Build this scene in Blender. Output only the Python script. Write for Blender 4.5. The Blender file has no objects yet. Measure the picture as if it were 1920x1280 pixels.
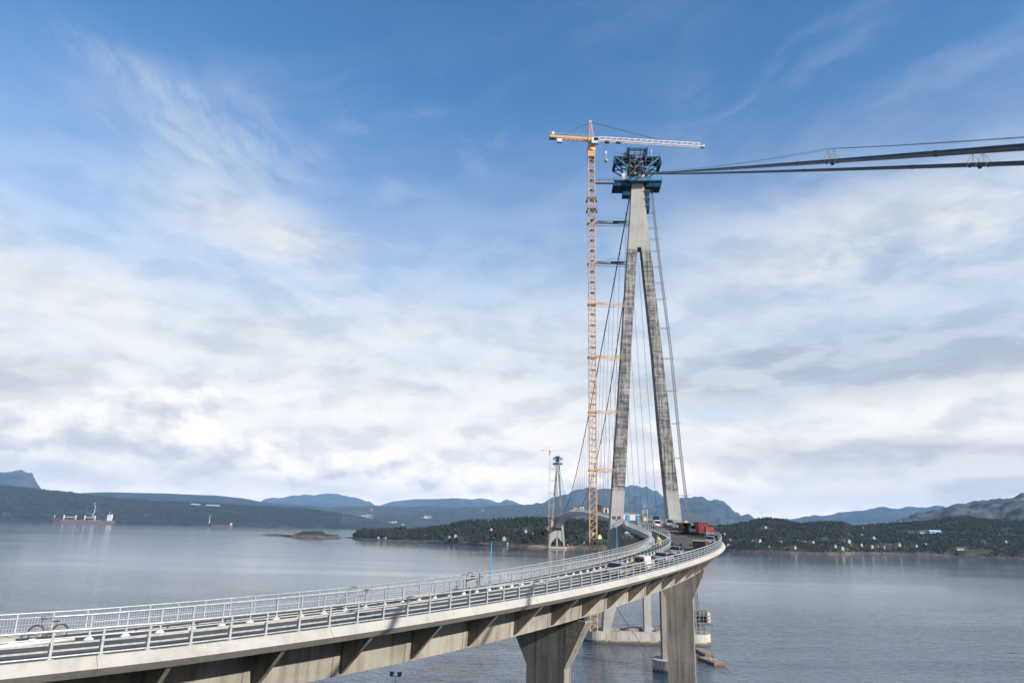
import bpy, bmesh, math, random
import numpy as np
from mathutils import Vector, Matrix
from mathutils.bvhtree import BVHTree

R = math.radians
SC = bpy.context.scene
COL = SC.collection
rnd = random.Random(7)

# ------------------------------------------------------------------ camera
CF, CT, CR, CH = 1315.27, 0.25951, 0.02525, 36.04
cam_d = bpy.data.cameras.new("camera")
cam = bpy.data.objects.new("camera", cam_d)
COL.objects.link(cam)
SC.camera = cam
cam_d.sensor_fit = 'HORIZONTAL'
cam_d.sensor_width = 36.0
cam_d.lens = 36.0 * CF / 1920.0
cam_d.clip_start = 0.5
cam_d.clip_end = 120000.0
_r0 = Vector((1, 0, 0)); _u0 = Vector((0, -math.sin(CT), math.cos(CT))); _f0 = Vector((0, math.cos(CT), math.sin(CT)))
_r = _r0 * math.cos(CR) + _u0 * math.sin(CR)
_u = -_r0 * math.sin(CR) + _u0 * math.cos(CR)
_m = Matrix(((_r.x, _u.x, -_f0.x, 0), (_r.y, _u.y, -_f0.y, 0), (_r.z, _u.z, -_f0.z, CH), (0, 0, 0, 1)))
cam.matrix_world = _m


def ray(x, y):
    """direction of a point of the photograph (1920x1280), used only to survey where things stand"""
    a, b = x - 960.0, 640.0 - y
    v = _r * (a / CF) + _u * (b / CF) + _f0
    return v


def at_z(x, y, z):
    v = ray(x, y)
    t = (z - CH) / v.z
    return Vector((0, 0, CH)) + v * t


def at_dist(x, y, d):
    v = ray(x, y)
    t = d / math.hypot(v.x, v.y)
    return Vector((0, 0, CH)) + v * t


def azel(x, y):
    v = ray(x, y).normalized()
    return math.atan2(v.x, v.y), math.asin(v.z)


# ------------------------------------------------------------------ node graph helper
class E:
    def __init__(s, g, sock):
        s.g, s.s = g, sock

    def _b(s, op, o, rev=False):
        return s.g.math(op, o, s) if rev else s.g.math(op, s, o)

    def __add__(s, o): return s._b('ADD', o)
    def __radd__(s, o): return s._b('ADD', o)
    def __sub__(s, o): return s._b('SUBTRACT', o)
    def __rsub__(s, o): return s._b('SUBTRACT', o, True)
    def __mul__(s, o): return s._b('MULTIPLY', o)
    def __rmul__(s, o): return s._b('MULTIPLY', o)
    def __truediv__(s, o): return s._b('DIVIDE', o)
    def __pow__(s, o): return s._b('POWER', o)


class G:
    def __init__(s, nt):
        s.nt = nt
        s.L = nt.links

    def put(s, sock, v):
        if isinstance(v, E):
            s.L.new(v.s, sock)
        elif isinstance(v, bpy.types.NodeSocket):
            s.L.new(v, sock)
        elif isinstance(v, (tuple, list)):
            if len(v) == 3 and len(sock.default_value) == 4:
                v = (*v, 1.0)
            sock.default_value = v
        else:
            sock.default_value = v

    def node(s, typ, **kw):
        n = s.nt.nodes.new(typ)
        for k, v in kw.items():
            setattr(n, k, v)
        return n

    def math(s, op, *a):
        n = s.node('ShaderNodeMath', operation=op)
        for i, v in enumerate(a):
            s.put(n.inputs[i], v)
        return E(s, n.outputs[0])

    def ss(s, v, a, b, lo=0.0, hi=1.0):
        n = s.node('ShaderNodeMapRange', interpolation_type='SMOOTHSTEP')
        s.put(n.inputs[0], v)
        n.inputs[1].default_value = a; n.inputs[2].default_value = b
        n.inputs[3].default_value = lo; n.inputs[4].default_value = hi
        return E(s, n.outputs[0])

    def xyz(s, x, y, z=0.0):
        n = s.node('ShaderNodeCombineXYZ')
        s.put(n.inputs[0], x); s.put(n.inputs[1], y); s.put(n.inputs[2], z)
        return E(s, n.outputs[0])

    def sep(s, v):
        n = s.node('ShaderNodeSeparateXYZ')
        s.put(n.inputs[0], v)
        return [E(s, n.outputs[i]) for i in range(3)]

    def noise(s, vec, scale=1.0, detail=4.0, rough=0.55, dist=0.0):
        n = s.node('ShaderNodeTexNoise', noise_dimensions='3D')
        s.put(n.inputs['Vector'], vec)
        n.inputs['Scale'].default_value = scale
        n.inputs['Detail'].default_value = detail
        n.inputs['Roughness'].default_value = rough
        n.inputs['Distortion'].default_value = dist
        return E(s, n.outputs[0])

    def mix(s, f, a, b):
        n = s.node('ShaderNodeMix', data_type='RGBA')
        s.put(n.inputs[0], f)
        s.put(n.inputs[6], a); s.put(n.inputs[7], b)
        return E(s, n.outputs[2])

    def coord(s, name='Object'):
        n = s.node('ShaderNodeTexCoord')
        return E(s, n.outputs[name])

    def vscale(s, v, sc):
        n = s.node('ShaderNodeVectorMath', operation='MULTIPLY')
        s.put(n.inputs[0], v); s.put(n.inputs[1], sc)
        return E(s, n.outputs[0])

    def vadd(s, v, o):
        n = s.node('ShaderNodeVectorMath', operation='ADD')
        s.put(n.inputs[0], v); s.put(n.inputs[1], o)
        return E(s, n.outputs[0])


# ------------------------------------------------------------------ sun
SUN_AZ, SUN_EL = R(127.0), R(26.5)
sun_vec = Vector((math.sin(SUN_AZ) * math.cos(SUN_EL), math.cos(SUN_AZ) * math.cos(SUN_EL), math.sin(SUN_EL)))
sl = bpy.data.lights.new("sun", 'SUN')
sl.energy = 5.0
sl.angle = R(0.53)
sl.color = (1.0, 0.94, 0.86)
sun = bpy.data.objects.new("sun", sl)
COL.objects.link(sun)
sun.location = (200, -200, 300)
sun.rotation_euler = (-sun_vec).to_track_quat('-Z', 'Y').to_euler()

# ------------------------------------------------------------------ sky
world = bpy.data.worlds.new("World")
SC.world = world
world.use_nodes = True
wn = world.node_tree
wn.nodes.clear()
g = G(wn)
sky = g.node('ShaderNodeTexSky', sky_type='NISHITA')
sky.sun_disc = False
sky.sun_elevation = SUN_EL
sky.sun_rotation = SUN_AZ
sky.altitude = 0.0
sky.air_density = 1.0
sky.dust_density = 0.1
sky.ozone_density = 4.0
gen = g.coord('Generated')
dx, dy, dz = g.sep(gen)
az = g.math('ARCTAN2', dx, dy)
el = g.math('ARCSINE', dz)


def gauss(px, py, sx, sy, ang=0.0, power=1.0):
    """soft elliptical patch of cloud; centre and half widths surveyed in the photograph, stored as azimuth/elevation"""
    a0, e0 = azel(px, py)
    k = 1.0 / CF
    c, s = math.cos(R(ang)), math.sin(R(ang))
    da = (az - a0) * math.cos(e0)
    de = el - e0
    p = (da * c + de * s) * (1.0 / (sx * k))
    q = (de * c - da * s) * (1.0 / (sy * k))
    return g.math('EXPONENT', (p * p + q * q) * -power)


q0 = g.xyz(az, el, 0.0)
# domain warp shared by all the cloud layers
w1 = g.noise(g.vscale(q0, (3.0, 5.0, 1.0)), 1.0, 5, 0.55)
w2 = g.noise(g.vadd(g.vscale(q0, (3.0, 5.0, 1.0)), (7.3, 2.1, 0.4)), 1.0, 5, 0.55)
azw = az + (w1 - 0.5) * 0.22
elw = el + (w2 - 0.5) * 0.12


def rotn(ang, kx, ky, seed, detail=7, rough=0.58, dist=0.0):
    c, s = math.cos(R(ang)), math.sin(R(ang))
    return g.noise(g.xyz((azw * c + elw * s) * kx, (elw * c - azw * s) * ky, seed), 1.0, detail, rough, dist)


world.cycles.sampling_method = 'MANUAL'
world.cycles.sample_map_resolution = 512
# high thin cirrus
n_c1 = rotn(-32, 6.0, 19.0, 1.7, 8, 0.6)
n_c2 = rotn(16, 3.0, 12.0, 5.2)
n_c3 = rotn(5, 11.0, 18.0, 9.9)
wisp = (gauss(310, 245, 170, 42, -33, 1.5) * 0.85 + gauss(450, 275, 130, 75, -40, 1.3) * 0.85 + gauss(350, 180, 70, 22, -20) * 0.5 + gauss(190, 106, 62, 22, -10) * 0.75
        + gauss(240, 255, 120, 22, -30, 1.4) * 0.5 + gauss(575, 310, 34, 40, -60) * 0.5 + gauss(500, 245, 60, 22, -30) * 0.45)
wisp_a = g.math('MINIMUM', wisp * g.ss(n_c1, 0.34, 0.74), 0.80) * 0.72
veil = g.ss(n_c2, 0.40, 0.76) * (gauss(1350, 230, 330, 60, 16) * 0.26 + gauss(620, 175, 330, 55, 12) * 0.26 + gauss(1720, 120, 420, 130, 8) * 0.22 + gauss(1000, 40, 420, 60, 5) * 0.10 + gauss(80, 250, 260, 90, 0) * 0.18)
small = g.ss(n_c3, 0.50, 0.70) * (gauss(830, 270, 190, 40, -8) * 0.32 + gauss(640, 350, 120, 30, 0) * 0.3)
# broad milky cloud lower down, thickening towards the horizon
elevn = el + (rotn(-6, 3.2, 8.0, 3.3, 7) - 0.5) * R(9)
low = g.ss(elevn, R(19.5), R(8.5))
mist = g.ss(el, R(37), R(9)) ** 1.3
bank = (gauss(470, 450, 210, 80, -25) * 0.75 + gauss(-20, 560, 420, 105, -8) * 1.2 + gauss(1760, 430, 370, 95, -2) * 0.95
        + gauss(1330, 560, 330, 50, 4) * 0.3 + gauss(650, 480, 130, 34, -12) * 0.6 + gauss(720, 620, 500, 60, 0) * 0.35)
n_b = rotn(-14, 4.6, 12.0, 12.1, 9, 0.62)
bank_a = g.math('MINIMUM', bank * g.ss(n_b, 0.28, 0.60), 0.92)


def inv(x): return 1.0 - x


a_hi = inv(inv(wisp_a) * inv(veil) * inv(small))
a_lo = inv(inv(low * 0.96) * inv(bank_a) * inv(mist * 0.80))
# heaped cloud near the horizon: rounded lumps with lit shoulders and greyer bases
def lumps(kx, ky, sd, lx, ly):
    p0 = g.xyz(az * kx + (w1 - 0.5) * 0.7, el * ky + (w2 - 0.5) * 0.7, sd)
    p1 = g.xyz(az * kx + (w1 - 0.5) * 0.7 + lx, el * ky + (w2 - 0.5) * 0.7 + ly, sd)
    a_ = g.noise(p0, 1.0, 8, 0.56); b_ = g.noise(p1, 1.0, 8, 0.56)
    return a_, a_ - b_


dA, rA = lumps(14.0, 25.0, 4.0, -0.18, 0.40)
dB, rB = lumps(6.5, 18.0, 31.0, -0.10, 0.38)
relief = g.ss(rA, -0.09, 0.10)
# heaped cumulus heads, each a rounded lump lit from the upper right, edges broken up by noise
f1 = g.noise(g.xyz(az * 34.0, el * 40.0, 3.1), 1.0, 6, 0.6) - 0.5
f2 = g.noise(g.xyz(az * 34.0, el * 40.0, 9.6), 1.0, 6, 0.6) - 0.5
azk = az + f1 * 0.040
elk = el + f2 * 0.036
HEADS = ((395, 748, 34), (300, 764, 52), (232, 758, 42), (165, 764, 44), (140, 804, 50), (240, 818, 64), (322, 806, 58), (372, 826, 46), (440, 850, 44), (490, 856, 40), (60, 800, 46),
         (1075, 892, 34), (1110, 905, 28), (805, 882, 50), (720, 868, 46), (900, 900, 44), (620, 876, 40), (1250, 900, 60), (560, 880, 46), (10, 800, 50))
Wt = Sh = None
for hx, hy, hr in HEADS:
    a0, e0 = azel(hx, hy)
    k = CF / hr
    uu = (azk - a0) * (k * math.cos(e0)); vv = (elk - e0) * (k * 1.12)
    wgt = g.math('EXPONENT', (uu * uu + vv * vv) * -1.7)
    shd = wgt * (uu * 0.30 + vv * 0.62)
    Wt = wgt if Wt is None else Wt + wgt
    Sh = shd if Sh is None else Sh + shd
head_a = g.ss(Wt, 0.26, 0.62)
head_s = g.ss(Sh / (Wt + 0.03) + (dA - 0.5) * 1.5 + rA * 1.2, -0.62, 0.62)
reliefB = g.ss(rB, -0.09, 0.09)
puff = g.math('MINIMUM', gauss(250, 780, 240, 65, 3) * 1.3 + gauss(400, 735, 60, 45, 0) * 0.7 + gauss(150, 760, 90, 50, 0) * .5 + gauss(760, 860, 330, 55, 0) * 0.55 + gauss(1110, 880, 160, 50) * 0.6 + gauss(1380, 800, 200, 60) * .4, 1.0)
grey = (gauss(1540, 690, 270, 50, 3) * 1.9 + gauss(1890, 640, 110, 42, 0) * 0.9 + gauss(1600, 850, 420, 30, 0) * 0.85 + gauss(1850, 880, 230, 36, 0) * 0.8 + gauss(90, 880, 330, 26, -3) * 0.7 + gauss(430, 890, 200, 14, -6) * 0.5
        + gauss(640, 915, 160, 14, -2) * 0.4 + gauss(1720, 935, 320, 26, 0) * 0.8 + gauss(20, 735, 90, 60, 0) * 0.8 + gauss(560, 800, 160, 22) * .3 + gauss(1390, 940, 240, 20, 0) * 0.2)
grey_a = g.math('MINIMUM', grey * g.ss(dB * 0.6 + dA * 0.4, 0.30, 0.50), 0.95)
n_bl = g.noise(g.xyz(azw * 3.0, elw * 30.0, 21.0), 1.0, 6, 0.55)
streak_blue = g.ss(n_bl, 0.53, 0.70) * g.ss(el, R(22), R(14)) * g.ss(el, R(5), R(9)) * 0.30 + gauss(1320, 775, 130, 14, 0) * 0.35 + gauss(1400, 740, 140, 10, 3) * 0.3
base_w = g.mix(g.ss(dB * 0.5 + dA * 0.5, 0.40, 0.60), (0.62, 0.65, 0.70), (0.82, 0.825, 0.838))
base_w = g.mix(reliefB * 0.40, base_w, (0.90, 0.895, 0.89))
white = g.mix(g.math('MAXIMUM', relief * puff * 0.5, relief * g.ss(el, R(13), R(7)) * 0.45), base_w, (0.95, 0.94, 0.93))
white = g.mix(head_a * 0.92, white, g.mix(head_s, (0.46, 0.50, 0.58), (0.97, 0.955, 0.93)))
cloud = g.mix(grey_a * inv(head_a * 0.8) * 0.85, white, g.mix(reliefB, (0.37, 0.405, 0.48), (0.56, 0.59, 0.65)))
cloud = g.mix(g.math('MINIMUM', streak_blue, 0.8), cloud, (0.55, 0.72, 0.92))
blue = g.vscale(E(g, sky.outputs[0]), (0.094, 0.152, 0.178))
c1 = g.mix(a_hi, blue, (0.64, 0.71, 0.83))
hz_f = g.math('EXPONENT', g.math('MAXIMUM', el, 0.0) * -12.5)
boost = g.mix(hz_f, (1.07, 1.08, 1.07), (2.70, 2.25, 1.72))
c2 = g.node('ShaderNodeVectorMath', operation='MULTIPLY')
g.put(c2.inputs[0], g.mix(a_lo, c1, cloud)); g.put(c2.inputs[1], boost)
c2 = E(g, c2.outputs[0])
bg = g.node('ShaderNodeBackground')
g.put(bg.inputs[0], c2)
bg.inputs[1].default_value = 0.59
wo = g.node('ShaderNodeOutputWorld')
g.L.new(bg.outputs[0], wo.inputs[0])

SC.view_settings.view_transform = 'Standard'
SC.view_settings.look = 'None'
SC.view_settings.exposure = 0.76
SC.view_settings.gamma = 1.0
SC.view_settings.use_curve_mapping = False
SC.cycles.max_bounces = 6
SC.cycles.diffuse_bounces = 3
SC.cycles.glossy_bounces = 3
SC.cycles.transparent_max_bounces = 8
SC.cycles.volume_bounces = 0
SC.cycles.use_denoising = True
SC.cycles.sample_clamp_indirect = 6.0


# ------------------------------------------------------------------ materials
MATS = {}


def mat(name, col, rough=0.6, metal=0.0, var=0.0, vscale=1.0, bump=0.0, spec=0.5, col2=None):
    m = bpy.data.materials.new(name)
    m.use_nodes = True
    nt = m.node_tree
    b = nt.nodes['Principled BSDF']
    b.inputs['Roughness'].default_value = rough
    b.inputs['Metallic'].default_value = metal
    b.inputs['Specular IOR Level'].default_value = spec
    b.inputs['Base Color'].default_value = (*col, 1)
    if var or bump:
        gg = G(nt)
        n = gg.noise(gg.coord(), vscale, 6, 0.6)
        c2 = col2 or tuple(c * (1 - var) for c in col)
        gg.put(b.inputs['Base Color'], gg.mix(gg.ss(n, 0.35, 0.65), col, c2))
        if bump:
            bn = gg.node('ShaderNodeBump')
            bn.inputs['Strength'].default_value = bump
            gg.put(bn.inputs['Height'], n)
            gg.L.new(bn.outputs[0], b.inputs['Normal'])
    MATS[name] = m
    return m


def concrete(name, light=(0.43, 0.395, 0.35), dark=(0.26, 0.235, 0.205), stain=0.45, panel=(0.0, 0.0), vert=0.5, rough=0.85, mott=None, blotch=0.35, tide=None):
    """cast concrete: blotches, streaks down from the top, board marks, lift joints"""
    m = bpy.data.materials.new(name)
    m.use_nodes = True
    nt = m.node_tree
    b = nt.nodes['Principled BSDF']
    b.inputs['Roughness'].default_value = rough
    b.inputs['Specular IOR Level'].default_value = 0.25
    gg = G(nt)
    co = gg.node('ShaderNodeNewGeometry')
    p = E(gg, co.outputs['Position'])
    x, y, z = gg.sep(p)
    big = gg.noise(gg.vscale(p, (0.16, 0.16, 0.16)), 1.0, 6, 0.6)
    fine = gg.noise(gg.vscale(p, (2.2, 2.2, 1.1)), 1.0, 5, 0.65)
    st = gg.noise(gg.vscale(p, (1.1, 1.1, 0.05)), 1.0, 5, 0.6)
    brd = gg.noise(gg.vscale(p, (5.0, 5.0, 0.02)), 1.0, 2, 0.5)
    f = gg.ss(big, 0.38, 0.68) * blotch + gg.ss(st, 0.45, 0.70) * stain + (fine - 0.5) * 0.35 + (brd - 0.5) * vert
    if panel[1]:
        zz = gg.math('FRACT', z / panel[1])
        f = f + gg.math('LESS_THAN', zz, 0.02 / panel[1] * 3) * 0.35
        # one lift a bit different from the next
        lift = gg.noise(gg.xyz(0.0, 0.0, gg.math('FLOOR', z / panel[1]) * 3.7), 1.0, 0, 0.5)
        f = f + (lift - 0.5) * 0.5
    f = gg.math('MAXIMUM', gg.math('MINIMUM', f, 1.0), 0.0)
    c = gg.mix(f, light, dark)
    if mott:
        z0, z1 = mott
        blk = gg.noise(gg.vscale(p, (0.9, 0.9, 0.40)), 1.0, 6, 0.72)
        vst = gg.noise(gg.vscale(p, (1.8, 1.8, 0.06)), 1.0, 4, 0.6)
        hst = gg.noise(gg.vscale(p, (0.15, 0.15, 1.3)), 1.0, 4, 0.6)
        k = gg.ss(blk * 0.45 + vst * 0.45 + hst * 0.45, 0.53, 0.78)
        msk = gg.ss(z + (hst - 0.5) * 3.0, z0 - 1, z0 + 1) * gg.ss(z + (vst - 0.5) * 2.0, z1 + 0.6, z1 - 0.6)
        c = gg.mix(k * msk * 0.90, c, (0.044, 0.043, 0.041))
    if tide:
        c = gg.mix(gg.ss(z + (st - 0.5) * 2.4, tide + 0.25, tide - 0.35) * 0.85, c, (0.045, 0.042, 0.035))
    gg.put(b.inputs['Base Color'], c)
    bn = gg.node('ShaderNodeBump')
    bn.inputs['Strength'].default_value = 0.35
    bn.inputs['Distance'].default_value = 0.05
    gg.put(bn.inputs['Height'], fine + brd * 0.6)
    gg.L.new(bn.outputs[0], b.inputs['Normal'])
    MATS[name] = m
    return m


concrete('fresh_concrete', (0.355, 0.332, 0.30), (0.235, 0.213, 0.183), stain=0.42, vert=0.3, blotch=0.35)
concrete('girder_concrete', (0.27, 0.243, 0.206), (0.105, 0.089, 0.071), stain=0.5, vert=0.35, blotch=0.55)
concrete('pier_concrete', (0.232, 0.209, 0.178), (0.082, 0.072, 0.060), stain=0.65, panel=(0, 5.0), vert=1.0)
concrete('tower_concrete', (0.345, 0.335, 0.318), (0.20, 0.192, 0.18), stain=0.3, panel=(0, 4.0), vert=0.3, mott=(50.0, 141.0))
concrete('caisson_concrete', (0.41, 0.38, 0.34), (0.22, 0.195, 0.165), stain=0.75, vert=0.3, tide=0.9)
mat('asphalt', (0.062, 0.058, 0.056), 0.9, var=0.35, vscale=0.6, bump=0.1, spec=0.3, col2=(0.10, 0.088, 0.080))
mat('black_membrane', (0.012, 0.018, 0.02), 0.55, var=0.4, vscale=0.5)
mat('galvanised_steel', (0.39, 0.42, 0.425), 0.42, 0.35, var=0.28, vscale=3.0)
mat('rail_mesh', (0.46, 0.49, 0.51), 0.5, 0.2)
mat('cable_dark', (0.035, 0.04, 0.05), 0.5, 0.0, var=0.3, vscale=0.5)
mat('hanger_steel', (0.05, 0.055, 0.065), 0.5)
mat('thin_wire', (0.03, 0.03, 0.035), 0.6)
mat('yellow_paint', (0.30, 0.24, 0.10), 0.5)
mat('crane_orange', (0.52, 0.25, 0.07), 0.5, var=0.3, vscale=0.25, col2=(0.46, 0.30, 0.17))
mat('crane_pink', (0.66, 0.56, 0.53), 0.5, var=0.2, vscale=0.5)
mat('crane_skylit', (0.53, 0.33, 0.215), 0.5, var=0.25, vscale=0.3)  # paler crane orange: sky light showing through the lattice is put into the colour
mat('crane_dark', (0.10, 0.07, 0.05), 0.6)
mat('white_paint', (0.54, 0.54, 0.52), 0.4, var=0.08, vscale=0.8)
mat('blue_steel', (0.005, 0.042, 0.095), 0.6, 0.0, var=0.45, vscale=0.4, spec=0.2)
mat('blue_edge', (0.012, 0.13, 0.22), 0.5, var=0.3, vscale=0.7)
mat('dark_steel', (0.025, 0.028, 0.032), 0.55, 0.3)
mat('hoist_steel', (0.13, 0.135, 0.14), 0.5, 0.3, var=0.2, vscale=1.0)
mat('grey_steel', (0.26, 0.27, 0.28), 0.5, 0.4, var=0.2, vscale=1.0)
mat('lamp_blue', (0.035, 0.30, 0.56), 0.35)
mat('ship_hull', (0.030, 0.022, 0.025), 0.5)
mat('ship_red', (0.095, 0.036, 0.030), 0.6, var=0.25, vscale=0.03)
mat('ship_buff', (0.38, 0.34, 0.30), 0.5)
mat('tyre', (0.018, 0.018, 0.018), 0.8)
mat('glass_dark', (0.012, 0.015, 0.02), 0.08, spec=0.7)
mat('glass_sky', (0.10, 0.14, 0.17), 0.06, spec=0.8)
mat('paint_silver', (0.33, 0.355, 0.385), 0.3, 0.5)
mat('paint_orange', (0.55, 0.25, 0.035), 0.35)
mat('paint_white', (0.54, 0.54, 0.54), 0.3)
mat('paint_charcoal', (0.06, 0.065, 0.07), 0.3, 0.3)
mat('paint_grey', (0.28, 0.29, 0.31), 0.3, 0.4)
mat('light_red', (0.45, 0.02, 0.015), 0.3)
mat('light_clear', (0.75, 0.75, 0.72), 0.15)
mat('plate_yellowish', (0.75, 0.74, 0.70), 0.5)
mat('container_red', (0.29, 0.05, 0.046), 0.55, var=0.3, vscale=0.8)
mat('container_brown', (0.055, 0.035, 0.028), 0.7, var=0.3, vscale=1.0)
mat('rust', (0.24, 0.12, 0.07), 0.85, var=0.4, vscale=1.2)
mat('tarp_peach', (0.60, 0.46, 0.38), 0.7, var=0.15, vscale=0.6)
mat('cabin_blue', (0.03, 0.22, 0.42), 0.5, var=0.2, vscale=0.7)
mat('wood', (0.27, 0.235, 0.20), 0.85, var=0.35, vscale=1.5)
mat('bike_pink', (0.30, 0.125, 0.135), 0.35)
mat('chrome', (0.7, 0.7, 0.7), 0.2, 0.9)
mat('hi_vis', (0.46, 0.58, 0.09), 0.7)
mat('cloth_dark', (0.05, 0.055, 0.07), 0.8)
mat('cloth_tan', (0.42, 0.30, 0.22), 0.8)
mat('skin', (0.55, 0.35, 0.26), 0.6)
mat('helmet_blue', (0.08, 0.22, 0.42), 0.35)
mat('helmet_white', (0.8, 0.8, 0.78), 0.35)
mat('house_white', (0.32, 0.315, 0.305), 0.7)
mat('house_red', (0.35, 0.09, 0.07), 0.7)
mat('house_yellow', (0.62, 0.50, 0.24), 0.7)
mat('roof_dark', (0.06, 0.06, 0.065), 0.7)
mat('roof_brown', (0.16, 0.10, 0.08), 0.7)
mat('roof_blue', (0.25, 0.38, 0.55), 0.6)
mat('foam_white', (0.42, 0.43, 0.46), 0.8)
mat('chalk', (0.34, 0.325, 0.30), 0.9)


def forest_mat(name, c1, c2, c3=None, sc=0.05, rough=0.95):
    m = bpy.data.materials.new(name)
    m.use_nodes = True
    b = m.node_tree.nodes['Principled BSDF']
    b.inputs['Roughness'].default_value = rough
    b.inputs['Specular IOR Level'].default_value = 0.1
    gg = G(m.node_tree)
    co = gg.node('ShaderNodeNewGeometry')
    p = E(gg, co.outputs['Position'])
    n = gg.noise(p, sc, 7, 0.65)
    c = gg.mix(gg.ss(n, 0.36, 0.64), c1, c2)
    if c3:
        n2 = gg.noise(gg.vadd(p, (310.0, 40.0, 5.0)), sc * 0.28, 6, 0.6)
        c = gg.mix(gg.ss(n2, 0.58, 0.66), c, c3)
    gg.put(b.inputs['Base Color'], c)
    MATS[name] = m
    return m


forest_mat('spruce_green', (0.009, 0.012, 0.007), (0.021, 0.023, 0.012), None, 0.03)
forest_mat('birch_green', (0.018, 0.022, 0.010), (0.034, 0.037, 0.016), None, 0.04)
forest_mat('pine_green', (0.018, 0.020, 0.010), (0.036, 0.035, 0.017), None, 0.05)
forest_mat('bark', (0.10, 0.08, 0.06), (0.06, 0.05, 0.04), None, 1.0)
forest_mat('heath', (0.024, 0.026, 0.014), (0.062, 0.062, 0.030), (0.10, 0.08, 0.052), 0.025)
forest_mat('shore_rock', (0.12, 0.094, 0.078), (0.045, 0.040, 0.036), (0.19, 0.135, 0.105), 0.08)
forest_mat('far_forest', (0.010, 0.014, 0.012), (0.034, 0.038, 0.025), (0.060, 0.056, 0.042), 0.006)
forest_mat('far_fields', (0.030, 0.038, 0.027), (0.055, 0.062, 0.036), (0.12, 0.11, 0.07), 0.004)
forest_mat('far_mountain', (0.012, 0.018, 0.017), (0.050, 0.058, 0.048), (0.085, 0.085, 0.078), 0.0022)
forest_mat('bare_rock', (0.032, 0.036, 0.026), (0.095, 0.092, 0.085), (0.19, 0.18, 0.17), 0.012)
forest_mat('gravel_scar', (0.52, 0.42, 0.31), (0.40, 0.31, 0.22), None, 0.2)


# ------------------------------------------------------------------ object helpers
def tag(o, label=None, cat=None, group=None, kind=None):
    if label: o['label'] = label
    if cat: o['category'] = cat
    if group: o['group'] = group
    if kind: o['kind'] = kind
    return o


def thing(name, label, cat, loc=(0, 0, 0), rz=0.0, group=None, scale=None):
    o = bpy.data.objects.new(name, None)
    COL.objects.link(o)
    o.location = loc
    o.rotation_euler = (0, 0, rz)
    if scale: o.scale = (scale,) * 3
    o.empty_display_size = 0.5
    return tag(o, label, cat, group)


def vec(p): return Vector(p)


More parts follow.
